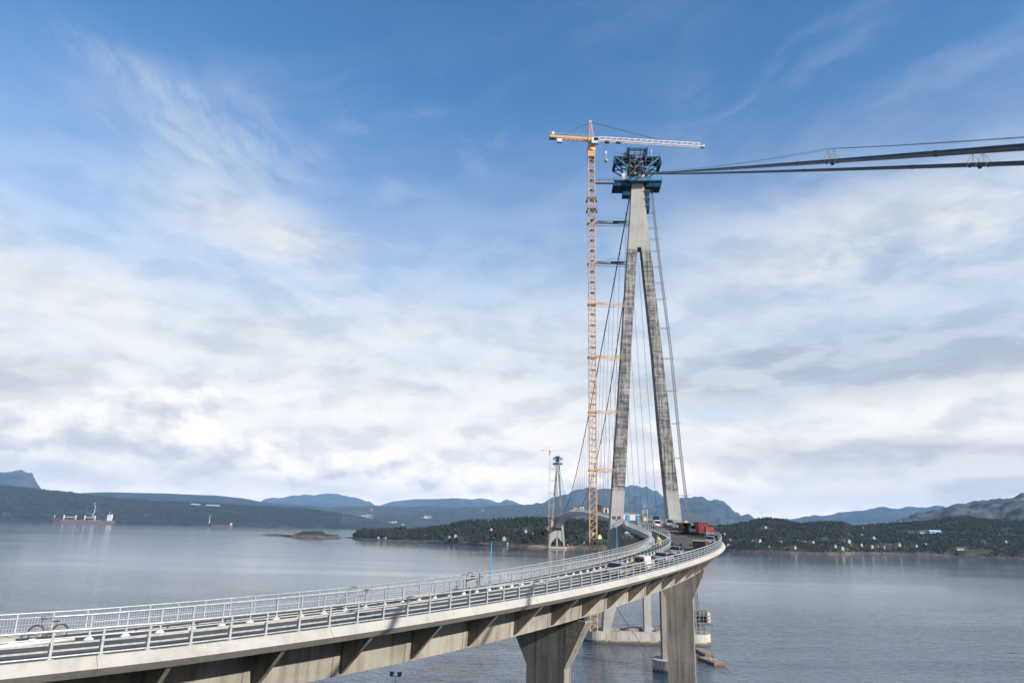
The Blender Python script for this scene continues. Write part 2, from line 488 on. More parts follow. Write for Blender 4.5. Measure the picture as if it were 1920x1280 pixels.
class MB:
    """collects simple shapes and links them as ONE mesh object"""
    def __init__(s):
        s.v, s.f, s.mi = [], [], []
        s.cur = 0

    def add(s, vs, fs):
        n = len(s.v)
        s.v += [tuple(p) for p in vs]
        for f in fs:
            s.f.append(tuple(i + n for i in f)); s.mi.append(s.cur)
        return s

    def hexa(s, p):  # 4 bottom (ccw) + 4 top
        return s.add(p, [(3, 2, 1, 0), (4, 5, 6, 7), (0, 1, 5, 4), (1, 2, 6, 5), (2, 3, 7, 6), (3, 0, 4, 7)])

    def box(s, c, d, rz=0.0):
        hx, hy, hz = d[0] / 2, d[1] / 2, d[2] / 2
        ca, sa = math.cos(rz), math.sin(rz)
        p = []
        for z in (-hz, hz):
            for x, y in ((-hx, -hy), (hx, -hy), (hx, hy), (-hx, hy)):
                p.append((c[0] + x * ca - y * sa, c[1] + x * sa + y * ca, c[2] + z))
        return s.hexa(p)

    def beam(s, a, b, w, h=None, up=(0, 0, 1)):
        a, b = vec(a), vec(b)
        h = h or w
        d = (b - a)
        if d.length < 1e-6: return s
        d.normalize()
        u = vec(up)
        if abs(d.dot(u)) > 0.98: u = Vector((0, 1, 0)) if abs(d.y) < 0.9 else Vector((1, 0, 0))
        x = d.cross(u).normalized() * (w / 2)
        y = x.cross(d).normalized() * (h / 2)
        return s.hexa([a - x - y, a + x - y, a + x + y, a - x + y, b - x - y, b + x - y, b + x + y, b - x + y])

    def tube(s, pts, r, n=6, cap=True, r2=None):
        pts = [vec(p) for p in pts]
        rings = []
        m = len(pts)
        prev = None
        for i, p in enumerate(pts):
            d = (pts[min(i + 1, m - 1)] - pts[max(i - 1, 0)]).normalized()
            if prev is None:
                u = Vector((0, 0, 1)) if abs(d.z) < 0.95 else Vector((1, 0, 0))
                x = d.cross(u).normalized()
            else:
                x = (prev - d * prev.dot(d)).normalized()
            prev = x
            y = x.cross(d)
            rr = r if r2 is None else r + (r2 - r) * i / max(1, m - 1)
            rings.append([p + x * (rr * math.cos(2 * math.pi * k / n)) + y * (rr * math.sin(2 * math.pi * k / n)) for k in range(n)])
        return s.loft(rings, cap)

    def loft(s, rings, cap=True, closed=True):
        n = len(rings[0])
        vs = [p for r in rings for p in r]
        fs = []
        for i in range(len(rings) - 1):
            for k in range(n if closed else n - 1):
                k2 = (k + 1) % n
                fs.append((i * n + k, i * n + k2, (i + 1) * n + k2, (i + 1) * n + k))
        if cap and closed:
            fs.append(tuple(reversed(range(n))))
            fs.append(tuple((len(rings) - 1) * n + k for k in range(n)))
        return s.add(vs, fs)

    def disc(s, c, r, axis, w, n=16):
        c = vec(c); ax = vec(axis).normalized()
        return s.tube([c - ax * w / 2, c + ax * w / 2], r, n)

    def ball(s, c, r, n=8, m=6, sq=(1, 1, 1)):
        rings = []
        for j in range(1, m):
            t = math.pi * j / m
            rings.append([(c[0] + r * sq[0] * math.sin(t) * math.cos(2 * math.pi * k / n), c[1] + r * sq[1] * math.sin(t) * math.sin(2 * math.pi * k / n), c[2] - r * sq[2] * math.cos(t)) for k in range(n)])
        return s.loft(rings)

    def mesh(s, name, mats, smooth=False, shift=None):
        me = bpy.data.meshes.new(name)
        vs = s.v if shift is None else [(p[0] - shift[0], p[1] - shift[1], p[2] - shift[2]) for p in s.v]
        me.from_pydata(vs, [], s.f)
        if not isinstance(mats, (list, tuple)): mats = [mats]
        for m_ in mats: me.materials.append(MATS[m_])
        if len(mats) > 1: me.polygons.foreach_set('material_index', s.mi)
        if smooth: me.polygons.foreach_set('use_smooth', [True] * len(s.f))
        bm = bmesh.new(); bm.from_mesh(me)
        bmesh.ops.recalc_face_normals(bm, faces=bm.faces)
        bm.to_mesh(me); bm.free()
        me.update()
        return me

    def build(s, name, mats, parent=None, world=False, smooth=False, label=None, loc=None):
        """world=True: the shapes were given in world metres, the thing's own place is taken off"""
        shift = None
        if world and parent is not None:
            w = Vector((0, 0, 0)); q = parent
            while q is not None:
                w += Vector(q.location); q = q.parent
            shift = w
        o = bpy.data.objects.new(name, s.mesh(name, mats, smooth, shift))
        COL.objects.link(o)
        if parent is not None: o.parent = parent
        if loc is not None: o.location = loc
        if label: o['label'] = label
        return o


def lk(name, me, parent, loc=(0, 0, 0), rz=0.0, label=None):
    """one more object on shared mesh data"""
    o = bpy.data.objects.new(name, me)
    COL.objects.link(o)
    o.parent = parent
    o.location = loc
    o.rotation_euler = (0, 0, rz)
    if label: o['label'] = label
    return o


def dup(root, loc, rz=0.0, label=None, group=None, scale=None):
    r = root.copy(); COL.objects.link(r)
    r.location = loc; r.rotation_euler = (0, 0, rz)
    if scale: r.scale = scale if isinstance(scale, tuple) else (scale,) * 3
    if label: r['label'] = label
    if group: r['group'] = group
    for ch in list(root.children):
        c = ch.copy(); COL.objects.link(c); c.parent = r
        for gch in list(ch.children):
            d = gch.copy(); COL.objects.link(d); d.parent = c
    return r
# ------------------------------------------------------------------ air
hz = MB().box((0, 8400, 523), (40000, 25000, 1054)).build('haze', 'white_paint')
hm = bpy.data.materials.new('haze_air'); hm.use_nodes = True
hnt = hm.node_tree; hnt.nodes.clear()
pv = hnt.nodes.new('ShaderNodeVolumePrincipled')
pv.inputs['Color'].default_value = (0.36, 0.62, 1.0, 1)
pv.inputs['Density'].default_value = 0.000040
pv.inputs['Anisotropy'].default_value = 0.0
ho = hnt.nodes.new('ShaderNodeOutputMaterial')
hnt.links.new(pv.outputs[0], ho.inputs['Volume'])
hz.data.materials.clear(); hz.data.materials.append(hm)
tag(hz, kind='stuff')

# ------------------------------------------------------------------ water
wm = bpy.data.materials.new('sea_water'); wm.use_nodes = True
b = wm.node_tree.nodes['Principled BSDF']
gg = G(wm.node_tree)
b.inputs['Base Color'].default_value = (0.030, 0.055, 0.082, 1)
b.inputs['Roughness'].default_value = 0.10
b.inputs['IOR'].default_value = 1.333
b.inputs['Specular IOR Level'].default_value = 0.5
pc = gg.coord('Object')
px_, py_, pz_ = gg.sep(pc)
wa = gg.noise(gg.vscale(pc, (0.30, 0.75, 1.0)), 1.0, 3, 0.6, 0.4)
wb = gg.noise(gg.vscale(pc, (0.085, 0.17, 1.0)), 1.0, 3, 0.55, 0.3)
wc = gg.noise(gg.vscale(pc, (1.3, 2.2, 1.0)), 1.0, 2, 0.6)
patch = gg.noise(gg.vscale(pc, (0.0011, 0.0042, 1.0)), 1.0, 5, 0.6, 0.6)
calm = gg.ss(patch, 0.36, 0.62, 0.35, 1.35)
hgt = wa * 0.55 + wb * 1.35 + wc * 0.10
bp = gg.node('ShaderNodeBump')
gg.put(bp.inputs['Strength'], calm * gg.ss(py_, 150.0, 560.0, 0.36, 0.085))
bp.inputs['Distance'].default_value = 1.0
gg.put(bp.inputs['Height'], hgt)
gg.L.new(bp.outputs[0], b.inputs['Normal'])
wme = MB()
wme.add([(-19900, -3900, 0), (19900, -3900, 0), (19900, 20700, 0), (-19900, 20700, 0)], [(0, 1, 2, 3)])
MATS['sea_water'] = wm
tag(wme.build('water', 'sea_water'), kind='structure')

# ------------------------------------------------------------------ land
from mathutils import noise as mnoise


def fbm(p, sc, oct=5):
    v, a, f = 0.0, 1.0, sc
    for _ in range(oct):
        v += a * mnoise.noise(Vector((p[0] * f, p[1] * f, p[2] * f)))
        a *= 0.5; f *= 2.03
    return v


def lerp_cols(cols, x):
    if x <= cols[0][0]: return cols[0][1:]
    for a, b_ in zip(cols, cols[1:]):
        if x <= b_[0]:
            t = (x - a[0]) / (b_[0] - a[0])
            t = t * t * (3 - 2 * t) * 0.5 + t * 0.5
            return tuple(p + (q - p) * t for p, q in zip(a[1:], b_[1:]))
    return cols[-1][1:]


class Land:
    """a hill built between its shore and its skyline: columns are (x, skyline y, distance of the shore, distance of the crest)"""
    def __init__(s, name, cols, material, nx=160, nt=26, amp=0.06, nsc=0.004, pw=0.75, tree=0.0, shore=None, z0=-1.0, jag=0.0, jsc=0.02):
        s.cols, s.tree = cols, tree
        x0, x1 = cols[0][0], cols[-1][0]
        vs, fs = [], []
        TS = [i / nt * 1.5 for i in range(nt + 1)]
        s.rows = []
        for i in range(nx + 1):
            x = x0 + (x1 - x0) * i / nx
            ys, df, dr = lerp_cols(cols, x)
            pr = at_dist(x, ys, dr)
            pf = at_dist(x, ys + 30, df)
            zr = max(1.0, pr.z - tree)
            row = []
            for t in TS:
                d = pf.lerp(pr, t)
                if t <= 1.0:
                    z = z0 + (zr - z0) * (t ** pw)
                    a_ = amp * min(1.0, t * 5) * (0.35 + 0.65 * (1 - t))
                else:
                    z = zr * (1 - 0.75 * ((t - 1) / 0.5) ** 1.5)
                    a_ = amp * 0.35
                n = fbm((d.x, d.y, 0), nsc)
                z += zr * a_ * n
                if jag: z += jag * min(1.0, t * 4) * fbm((d.x + 77, d.y, 3), jsc, 4)
                if t < 0.02: z = z0
                row.append(Vector((d.x, d.y, z)))
            s.rows.append(row)
            vs += row
        m = nt + 1
        for i in range(nx):
            for j in range(nt):
                fs.append((i * m + j, (i + 1) * m + j, (i + 1) * m + j + 1, i * m + j + 1))
        mb = MB(); mb.add(vs, fs)
        if shore:
            zs = shore[1]
            for k, f in enumerate(mb.f):
                zc = sum(mb.v[q][2] for q in f) / 4
                if zc + 2.0 * fbm(mb.v[f[0]], 0.03, 3) < zs: mb.mi[k] = 1
            s.ob = mb.build(name, [material, shore[0]], smooth=False)
        else:
            s.ob = mb.build(name, material, smooth=True)
        tag(s.ob, kind='structure')
        s.bvh = BVHTree.FromPolygons([Vector(v) for v in mb.v], mb.f)
        s.vs, s.fs = vs, fs

    def hit(s, x, y):
        r_ = s.bvh.ray_cast(Vector((0, 0, CH)), ray(x, y).normalized())
        return r_[0]

    def down(s, x, y):
        r_ = s.bvh.ray_cast(Vector((x, y, 3000)), Vector((0, 0, -1)))
        return r_[0].z if r_[0] is not None else 0.0


Land('mountain', [(-260, 870, 11500, 13500), (-100, 876, 11500, 13500), (0, 885, 11500, 13500), (20, 883, 11500, 13500), (40, 879, 11500, 13500), (52, 885, 11500, 13500), (60, 885, 11500, 13500),
                  (66, 898, 11500, 13300), (72, 910, 11500, 13300), (84, 926, 11500, 13300), (110, 945, 11500, 13300)], 'far_mountain', 120, 24, 0.10, 0.0009, jag=22.0, jsc=0.004)
Land('hill', [(60, 935, 8800, 10800), (140, 923, 8800, 10800), (200, 921, 8800, 10800), (300, 923, 8800, 10800), (400, 927, 8800, 10800), (450, 932, 8800, 10800), (500, 941, 8800, 10800),
              (560, 946, 8800, 10800), (680, 956, 8800, 10800)], 'far_forest', 100, 16, 0.04, 0.0008)
Land('mountain', [(470, 950, 16000, 19000), (500, 934, 16000, 19000), (560, 928, 16000, 19000), (600, 926, 16000, 19000), (640, 928, 16000, 19000), (670, 932, 16000, 19000), (688, 940, 16000, 19000), (720, 955, 16000, 19000)],
     'far_mountain', 120, 24, 0.08, 0.0009, jag=45.0, jsc=0.003)
Land('mountain', [(700, 950, 17000, 19000), (740, 938, 17000, 19000), (780, 934, 17000, 19000), (830, 934, 17000, 19000), (880, 942, 17000, 19000), (920, 955, 17000, 19000)], 'far_mountain', 60, 14, 0.04, 0.0006)
Land('mountain', [(740, 960, 13000, 16000), (770, 947, 13000, 16000), (800, 938, 13000, 16000), (830, 934, 13000, 16000), (880, 934, 13000, 16000), (920, 935, 13000, 16000), (938, 939, 13000, 16000), (948, 936, 13000, 16000),
                  (970, 943, 13000, 16000), (1000, 947, 13000, 16000), (1060, 956, 13000, 15500)], 'far_mountain', 130, 24, 0.08, 0.0009, jag=45.0, jsc=0.003)
dark_hill = Land('hill', [(-260, 890, 5200, 6900), (-100, 903, 5200, 6900), (0, 911.5, 5200, 6900), (50, 916, 5250, 6900), (100, 921, 5250, 6900), (180, 931, 5300, 6800), (230, 936, 5300, 6800), (300, 940.5, 5300, 6700),
              (400, 945, 5300, 6500), (480, 949, 5350, 6500), (560, 954, 5400, 6500), (660, 965, 5450, 6400), (760, 985, 5500, 6300)], 'far_forest', 240, 34, 0.07, 0.0016, jag=7.0, jsc=0.012)
far_shore = Land('hill', [(400, 950, 6900, 10500), (500, 951, 6600, 10500), (600, 951, 6500, 10500), (700, 949, 6400, 10500), (800, 950, 6300, 10000), (900, 949, 6200, 10000), (1000, 945, 6200, 9500), (1060, 944, 6200, 9500),
              (1200, 950, 6200, 9500), (1330, 962, 6200, 9000)], 'far_fields', 220, 34, 0.10, 0.0012, pw=0.9, jag=8.0, jsc=0.006)
big_mtn = Land('mountain', [(960, 958, 9500, 12500), (1000, 946, 9500, 12500), (1030, 938, 9500, 12500), (1060, 929, 9500, 12500), (1080, 922, 9500, 12500), (1110, 918, 9500, 12500), (1150, 915, 9500, 12500), (1180, 911, 9500, 12500),
                  (1200, 916, 9500, 12500), (1225, 925, 9500, 12500), (1250, 936, 9500, 12500), (1300, 958, 9500, 12500)], 'far_mountain', 200, 40, 0.13, 0.0012, jag=95.0, jsc=0.0035)
Land('mountain', [(1180, 972, 8200, 10500), (1230, 950, 8200, 10500), (1260, 935, 8200, 10500), (1285, 930, 8200, 10500), (1320, 936, 8200, 10500), (1345, 941, 8200, 10500), (1365, 948, 8200, 10500), (1380, 958, 8200, 10500),
                  (1392, 968, 8200, 10300), (1415, 972, 8200, 10300), (1480, 978, 8200, 10000), (1560, 990, 8200, 9500)], 'far_mountain', 180, 36, 0.11, 0.0012, jag=75.0, jsc=0.0035)
Land('mountain', [(1440, 982, 10000, 13000), (1480, 972, 10000, 13000), (1540, 967, 10000, 13000), (1580, 962.5, 10000, 13000), (1620, 955, 10000, 13000), (1660, 951, 10000, 13000), (1700, 949, 10000, 13000), (1760, 950, 10000, 13000),
                  (1840, 954, 10000, 13000), (1940, 962, 10000, 13000)], 'far_mountain', 130, 26, 0.09, 0.001, jag=50.0, jsc=0.003)
rock_hill = Land('hill', [(1640, 990, 3000, 4200), (1690, 973, 3000, 4400), (1730, 961, 3000, 4600), (1760, 953, 3000, 4600), (1800, 945, 3000, 4600), (1850, 937, 3000, 4600), (1880, 933, 3000, 4600), (1920, 927, 3000, 4600), (2020, 915, 3000, 4600),
              (2150, 912, 3000, 4600)], 'bare_rock', 170, 50, 0.10, 0.004, pw=0.9, jag=26.0, jsc=0.008)

peninsula = Land('terrain', [(648, 1006, 1960, 1990), (656, 1003, 1900, 2010), (680, 991, 1760, 1960), (720, 989, 1680, 1920), (780, 991, 1640, 1900), (830, 985, 1570, 1900), (860, 977, 1540, 1900), (900, 974, 1510, 1850), (950, 971, 1480, 1800),
              (1000, 968, 1450, 1750), (1040, 970, 1450, 1720), (1080, 972, 1460, 1720), (1130, 974, 1470, 1720), (1180, 980, 1500, 1750), (1240, 984, 1540, 1800), (1300, 985, 1580, 1850), (1345, 983, 1610, 2000),
              (1400, 976.5, 1540, 2100), (1420, 971, 1530, 2150), (1440, 968, 1520, 2200), (1462, 970.5, 1510, 2200), (1480, 975, 1510, 2200), (1505, 979, 1520, 2150), (1540, 975, 1540, 2200), (1578, 976, 1570, 2250), (1600, 984, 1730, 2300),
              (1640, 981, 1760, 2400), (1700, 977, 1790, 2450), (1740, 973, 1800, 2500), (1780, 967, 1810, 2500), (1812, 966, 1810, 2500), (1860, 971, 1800, 2500), (1920, 973, 1800, 2500), (2000, 966, 1800, 2500), (2100, 972, 1800, 2500)],
                 'heath', 520, 40, 0.10, 0.006, pw=0.72, tree=7.5, shore=('shore_rock', 4.6), jag=1.8, jsc=0.02)
islet = Land('islet', [(546, 1003.5, 1850, 1864), (556, 999, 1842, 1875), (566, 996.5, 1838, 1880), (590, 995.5, 1836, 1885), (606, 996, 1836, 1885), (611, 1000.5, 1838, 1880), (620, 1001, 1840, 1878), (632, 1002, 1850, 1875), (640, 1006, 1860, 1872)],
             'heath', 60, 14, 0.10, 0.05, pw=0.6, shore=('shore_rock', 6.0), jag=0.9, jsc=0.09)
skerry = Land('rock', [(493, 1001.5, 2080, 2090), (500, 1000.6, 2075, 2095), (520, 1000.2, 2060, 2090), (545, 1002.2, 1990, 2010), (556, 1003.5, 1940, 1955)], 'shore_rock', 40, 8, 0.15, 0.06, pw=0.6, z0=-0.4, jag=0.25, jsc=0.15)
Land('rock', [(533, 1006.6, 1835, 1843), (548, 1006.0, 1822, 1836), (575, 1006.4, 1800, 1815), (600, 1007.6, 1795, 1810), (632, 1008.0, 1800, 1812)], 'shore_rock', 40, 8, 0.15, 0.06, pw=0.6, z0=-0.4, jag=0.25, jsc=0.15)

# the hillside the photograph is taken from and the viaduct lands on; it lies below and behind the frame
hs = MB()
nxh, nyh = 44, 40
for j in range(nyh + 1):
    for i in range(nxh + 1):
        x = -150 + 300 * i / nxh
        y = -120 + 240 * j / nyh
        dd = y + 0.0016 * x * x - 2
        z = 33.6 - 0.62 * max(0.0, dd) - 0.10 * min(0.0, dd) * 1.0
        if x < -20: z -= 0.05 * (-20 - x)
        z += 0.8 * fbm((x, y, 0), 0.06, 4) * min(1.0, max(0.2, abs(dd) / 12))
        hs.v.append((x, y, max(z, -2.5)))
for j in range(nyh):
    for i in range(nxh):
        a_ = j * (nxh + 1) + i
        hs.f.append((a_, a_ + 1, a_ + nxh + 2, a_ + nxh + 1)); hs.mi.append(0)
tag(hs.build('ground', 'heath'), kind='structure')


# ------------------------------------------------------------------ woods
def spruce_into(mb, p, h, r, rn):
    n = 5
    a0 = rn.random() * 6.3
    lean = Vector((rn.uniform(-.04, .04) * h, rn.uniform(-.04, .04) * h, 0))
    base = Vector(p)
    tiers = 3
    for k in range(tiers):
        zb = h * (0.10 + 0.27 * k) + rn.uniform(-.03, .03) * h
        zt = min(h, zb + h * 0.45)
        rr = r * (1.0 - 0.28 * k) * rn.uniform(0.8, 1.15)
        ring = []
        for i in range(n):
            a = a0 + k * 0.7 + 2 * math.pi * i / n
            q = rr * rn.uniform(0.65, 1.2)
            ring.append(base + lean * (zb / h) + Vector((q * math.cos(a), q * math.sin(a), zb + rn.uniform(-.05, .05) * h)))
        top = base + lean + Vector((0, 0, zt if k < tiers - 1 else h))
        mb.add(ring + [top], [(i, (i + 1) % n, n) for i in range(n)])


def leafy_into(mb, p, h, r, rn):
    base = Vector(p)
    for k in range(3):
        c = base + Vector((rn.uniform(-.4, .4) * r, rn.uniform(-.4, .4) * r, h * rn.uniform(0.35, 0.75)))
        q = r * rn.uniform(0.55, 0.9)
        n = 5
        a0 = rn.random() * 6.3
        ra = [c + Vector((q * .75 * math.cos(a0 + 6.283 * i / n) * rn.uniform(.75, 1.2), q * .75 * math.sin(a0 + 6.283 * i / n) * rn.uniform(.75, 1.2), -q * .45)) for i in range(n)]
        rb = [c + Vector((q * math.cos(a0 + .6 + 6.283 * i / n) * rn.uniform(.75, 1.2), q * math.sin(a0 + .6 + 6.283 * i / n) * rn.uniform(.75, 1.2), q * .25)) for i in range(n)]
        top = c + Vector((rn.uniform(-.3, .3) * q, rn.uniform(-.3, .3) * q, q * 1.05))
        fs = []
        for i in range(n):
            j = (i + 1) % n
            fs += [(i, j, n + j, n + i), (n + i, n + j, 2 * n)]
        fs.append(tuple(reversed(range(n))))
        mb.add(ra + rb + [top], fs)


HOUSES_AT = []          # filled below before the woods are planted, so that no tree stands in a house
CLEAR = []


def plant(land, count, xr, tr, hr, seed, leafy_share=0.25, clear=0.48):
    rn = random.Random(seed)
    sp, lf = MB(), MB()
    nx = len(land.rows) - 1
    nt = len(land.rows[0]) - 1
    x0, x1 = land.cols[0][0], land.cols[-1][0]
    made = 0
    tries = 0
    while made < count and tries < count * 6:
        tries += 1
        px = rn.uniform(*xr)
        t = rn.uniform(tr[0], tr[1]) if rn.random() < 0.85 else rn.uniform(0.9, 1.06)
        fi = (px - x0) / (x1 - x0) * nx
        fj = t / 1.5 * nt
        i, j = min(nx - 1, int(fi)), min(nt - 1, int(fj))
        u, v = fi - i, fj - j
        a, b_, c, d = land.rows[i][j], land.rows[i + 1][j], land.rows[i + 1][j + 1], land.rows[i][j + 1]
        p = (a * (1 - u) + b_ * u) * (1 - v) + (d * (1 - u) + c * u) * v
        if p.z < 3.5: continue
        cl = fbm((p.x + 500, p.y, 0), 0.009, 3)
        if cl > clear and rn.random() < 0.9: continue
        bad = False
        for hx, hy, hr_ in CLEAR:
            if abs(p.x - hx) < hr_ and -hr_ * 2.2 < p.y - hy < hr_: bad = True; break
        if bad: continue
        kind = fbm((p.x, p.y + 900, 0), 0.012, 3) + rn.uniform(-.5, .5)
        h = rn.uniform(*hr) * (0.75 + 0.25 * min(1.0, t * 3))
        if kind > 0.55 - leafy_share * 2:
            lf.cur = 1 if rn.random() < .35 else 0; leafy_into(lf, p - Vector((0, 0, 0.3)), h * rn.uniform(.5, .85), h * rn.uniform(.24, .38), rn)
        else:
            sp.cur = 1 if rn.random() < .3 else 0; spruce_into(sp, p - Vector((0, 0, 0.3)), h * rn.uniform(.7, 1.1), h * rn.uniform(.15, .24), rn)
        made += 1
    return sp, lf
# ------------------------------------------------------------------ viaduct alignment
DS = 1.0
S = np.arange(-90.0, 236.0, DS)
SKN = np.linspace(-20, 260, 9)
KN = [-0.006712, -0.003373, -0.003272, -0.000656, -0.005999, -0.011274, 0.00693, 0.001408, 0.00002]
_k = np.interp(S, SKN, KN)
_i0 = int(np.argmin(abs(S)))
_c = np.concatenate([[0], np.cumsum((_k[1:] + _k[:-1]) / 2 * DS)]); _c -= _c[_i0]
HEAD = 0.754413 + _c
_dx, _dy = np.sin(HEAD), np.cos(HEAD)
VX = np.concatenate([[0], np.cumsum((_dx[1:] + _dx[:-1]) / 2 * DS)]); VX -= VX[_i0] + 21.262659
VY = np.concatenate([[0], np.cumsum((_dy[1:] + _dy[:-1]) / 2 * DS)]); VY -= VY[_i0] - 47.630213
VZ = 28.235567 + 0.018694 * S + 0.168657 * S ** 2 / 1000
VZ = np.where(S < 0, 28.235567 + 0.018694 * S * 0.3, VZ)
_t = np.clip((S - 178) / 50.0, 0, 1)
_z0 = 28.235567 + 0.018694 * 178 + 0.168657 * 178 ** 2 / 1000
_m0 = (0.018694 + 2 * 0.168657 * 178 / 1000) * 50
_m1 = 0.045 * 50
_z1 = 39.1
_zh = (2 * _t**3 - 3 * _t**2 + 1) * _z0 + (_t**3 - 2 * _t**2 + _t) * _m0 + (-2 * _t**3 + 3 * _t**2) * _z1 + (_t**3 - _t**2) * _m1
VZ = np.where(S > 178, _zh, VZ)
VE = np.interp(S, [-20, 60, 130, 190, 228], [0.06321, 0.076968, 0.049996, 0.040, 0.015])

TX, TY, YAW = 49.070 - 0.75, 254.46, 0.0416
AX = Vector((math.sin(YAW), math.cos(YAW), 0))
LN = Vector((AX.y, -AX.x, 0))
# ease the viaduct onto the axis of the towers
_lat = (VX - TX) * LN.x + (VY - TY) * LN.y
_al = (VX - TX) * AX.x + (VY - TY) * AX.y
_ie = int(np.argmin(abs(_al + 3)))
S_END = float(S[_ie])
_ease = np.clip((S - 172) / (S_END - 172), 0, 1); _ease = _ease * _ease * (3 - 2 * _ease)
VX = VX + LN.x * (7.9 - _lat[_ie]) * _ease
VY = VY + LN.y * (7.9 - _lat[_ie]) * _ease
HEAD = np.arctan2(np.gradient(VX), np.gradient(VY))
W2 = 15.725


def vw(s, w, z=0.0):
    """point of the viaduct: s along it, w metres in from the outer railing, z above the deck edge"""
    k = float(np.clip((s - 190) / (S_END - 190), 0, 1))
    w = w * (1 - 0.045 * k)
    h = float(np.interp(s, S, HEAD))
    return Vector((float(np.interp(s, S, VX)) - math.cos(h) * w, float(np.interp(s, S, VY)) + math.sin(h) * w,
                   float(np.interp(s, S, VZ)) - float(np.interp(s, S, VE)) * w + z))


def vhead(s): return float(np.interp(s, S, HEAD))


S0V, S1V = -84.0, S_END
SS = [S0V + i * 2.0 for i in range(int((S1V - S0V) / 2.0) + 1)] + [S1V]


def sweep(mb, prof, ss=SS, closed=True, cap=True):
    rings = [[vw(s, w, z) for w, z in prof] for s in ss]
    return mb.loft(rings, cap and closed, closed)


via = thing('viaduct', 'pale concrete viaduct curving up to the foot of the near bridge tower on flared piers', 'viaduct', vw(0, 8, 0))
mb = MB(); sweep(mb, [(0.36, -0.12), (11.0, -0.12), (11.0, 0.0), (15.05, 0.0), (15.05, 0.26), (15.40, 0.26), (15.40, -1.36), (12.3, -1.42), (3.5, -1.42), (0.36, -1.2)])
mb.build('deck_slab', 'fresh_concrete', via, True)

pe_ = [(0.352, 0.0), (-0.24, 0.0), (-0.74, -0.60), (-0.76, -0.66), (-0.05, -1.14), (0.352, -1.195)]
s_ = S0V
while s_ < S1V - 1:
    e_ = min(S1V, s_ + 16.0)
    k_ = max(2, int((e_ - s_) / 2))
    mb = MB(); sweep(mb, pe_, [s_ + 0.012 + (e_ - s_ - 0.024) * i / k_ for i in range(k_ + 1)])
    mb.build('edge_beam', 'fresh_concrete', via, True)
    s_ = e_
mb = MB(); sweep(mb, [(15.408, 0.30), (15.98, 0.30), (16.42, -0.25), (16.44, -0.36), (15.408, -0.9)])
mb.build('edge_beam', 'fresh_concrete', via, True)
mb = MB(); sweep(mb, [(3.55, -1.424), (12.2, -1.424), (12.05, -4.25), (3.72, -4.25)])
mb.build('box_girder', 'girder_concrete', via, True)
# triangular brackets under both cantilevers, every eight metres
nb_ = int((S1V - S0V) / 8)
for i in range(-9, nb_ - 8):
    s = 0.45 + 8.0 * i
    if not (S0V + 1 < s < S1V - 2): continue
    for side in (0, 1):
        q = MB()
        pr = [(0.15, -1.24), (3.72, -1.43), (3.80, -4.10), (3.66, -4.10), (3.40, -3.98)] if side == 0 else [(15.7, -1.2), (12.16, -1.43), (12.03, -4.10), (12.2, -4.10), (12.42, -3.98)]
        q.loft([[vw(s - 0.16, w, z) for w, z in pr], [vw(s + 0.16, w, z) for w, z in pr]])
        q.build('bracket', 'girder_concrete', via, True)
# pilasters (form joints) on the near web beside the brackets
for i in range(-4, nb_ - 8):
    s = 0.45 + 8.0 * i - 0.62
    if not (S0V + 1 < s < S1V - 2): continue
    q = MB()
    q.loft([[vw(s - 0.34, w, z) for w, z in [(3.50, -1.43), (3.60, -1.43), (3.76, -4.24), (3.66, -4.24)]], [vw(s + 0.34, w, z) for w, z in [(3.50, -1.43), (3.60, -1.43), (3.76, -4.24), (3.66, -4.24)]]])
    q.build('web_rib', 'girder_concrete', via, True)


def make_pier(s, wc, wtop, wbot, thick, zcap, zflare, zfoot, tilt=0.0):
    """flared pier: wtop wide under the girder, wbot wide in the shaft"""
    c = vw(s, wc)
    h = vhead(s) + tilt
    t = Vector((math.sin(h), math.cos(h), 0)); n = Vector((t.y, -t.x, 0))
    q = MB()
    rings = []
    for z, w, th in ((zfoot, wbot, thick), (zflare, wbot, thick), (zflare + 0.35, wbot + 0.3, thick), (zcap - 0.25, wtop, thick), (zcap, wtop, thick)):
        rings.append([Vector((c.x, c.y, z)) + n * (a * w / 2) + t * (b_ * th / 2) for a, b_ in ((-1, -1), (1, -1), (1, 1), (-1, 1))])
    q.loft(rings)
    o = q.build('pier', 'pier_concrete', via, True)
    return o, c, t, n


def bearings(s, pier, zc):
    for w in (4.5, 11.2):
        q = MB()
        p = vw(s, w)
        q.box((p.x, p.y, (p.z - 4.25 + zc) / 2), (0.9, 0.9, max(0.1, p.z - 4.25 - zc)), -vhead(s))
        o = q.build('bearing', 'dark_steel', pier, False)
        w_ = Vector(via.location)
        o.data.transform(Matrix.Translation(-w_))


zc2 = vw(58, 3.6).z - 4.78
p2, c2_, t2_, n2_ = make_pier(58.2, 9.35, 11.5, 5.5, 2.0, zc2, zc2 - 6.0, -1.0)
bearings(58.2, p2, zc2)
zc3 = vw(128, 3.6).z - 4.78
p3, c3_, t3_, n3_ = make_pier(128.5, 9.1, 11.0, 5.5, 2.2, zc3, zc3 - 6.2, -1.0)
bearings(128.5, p3, zc3)
zc4 = vw(177, 3.6).z - 4.78
p4, c4_, t4_, n4_ = make_pier(177.5, 6.6, 11.0, 5.5, 2.2, zc4, zc4 - 6.2, 3.0)
bearings(177.5, p4, zc4)
zc1 = vw(-14, 3.6).z - 4.78
p1, c1_, t1_, n1_ = make_pier(-14, 9.0, 11.0, 5.5, 2.0, zc1, zc1 - 6.0, -2.0)
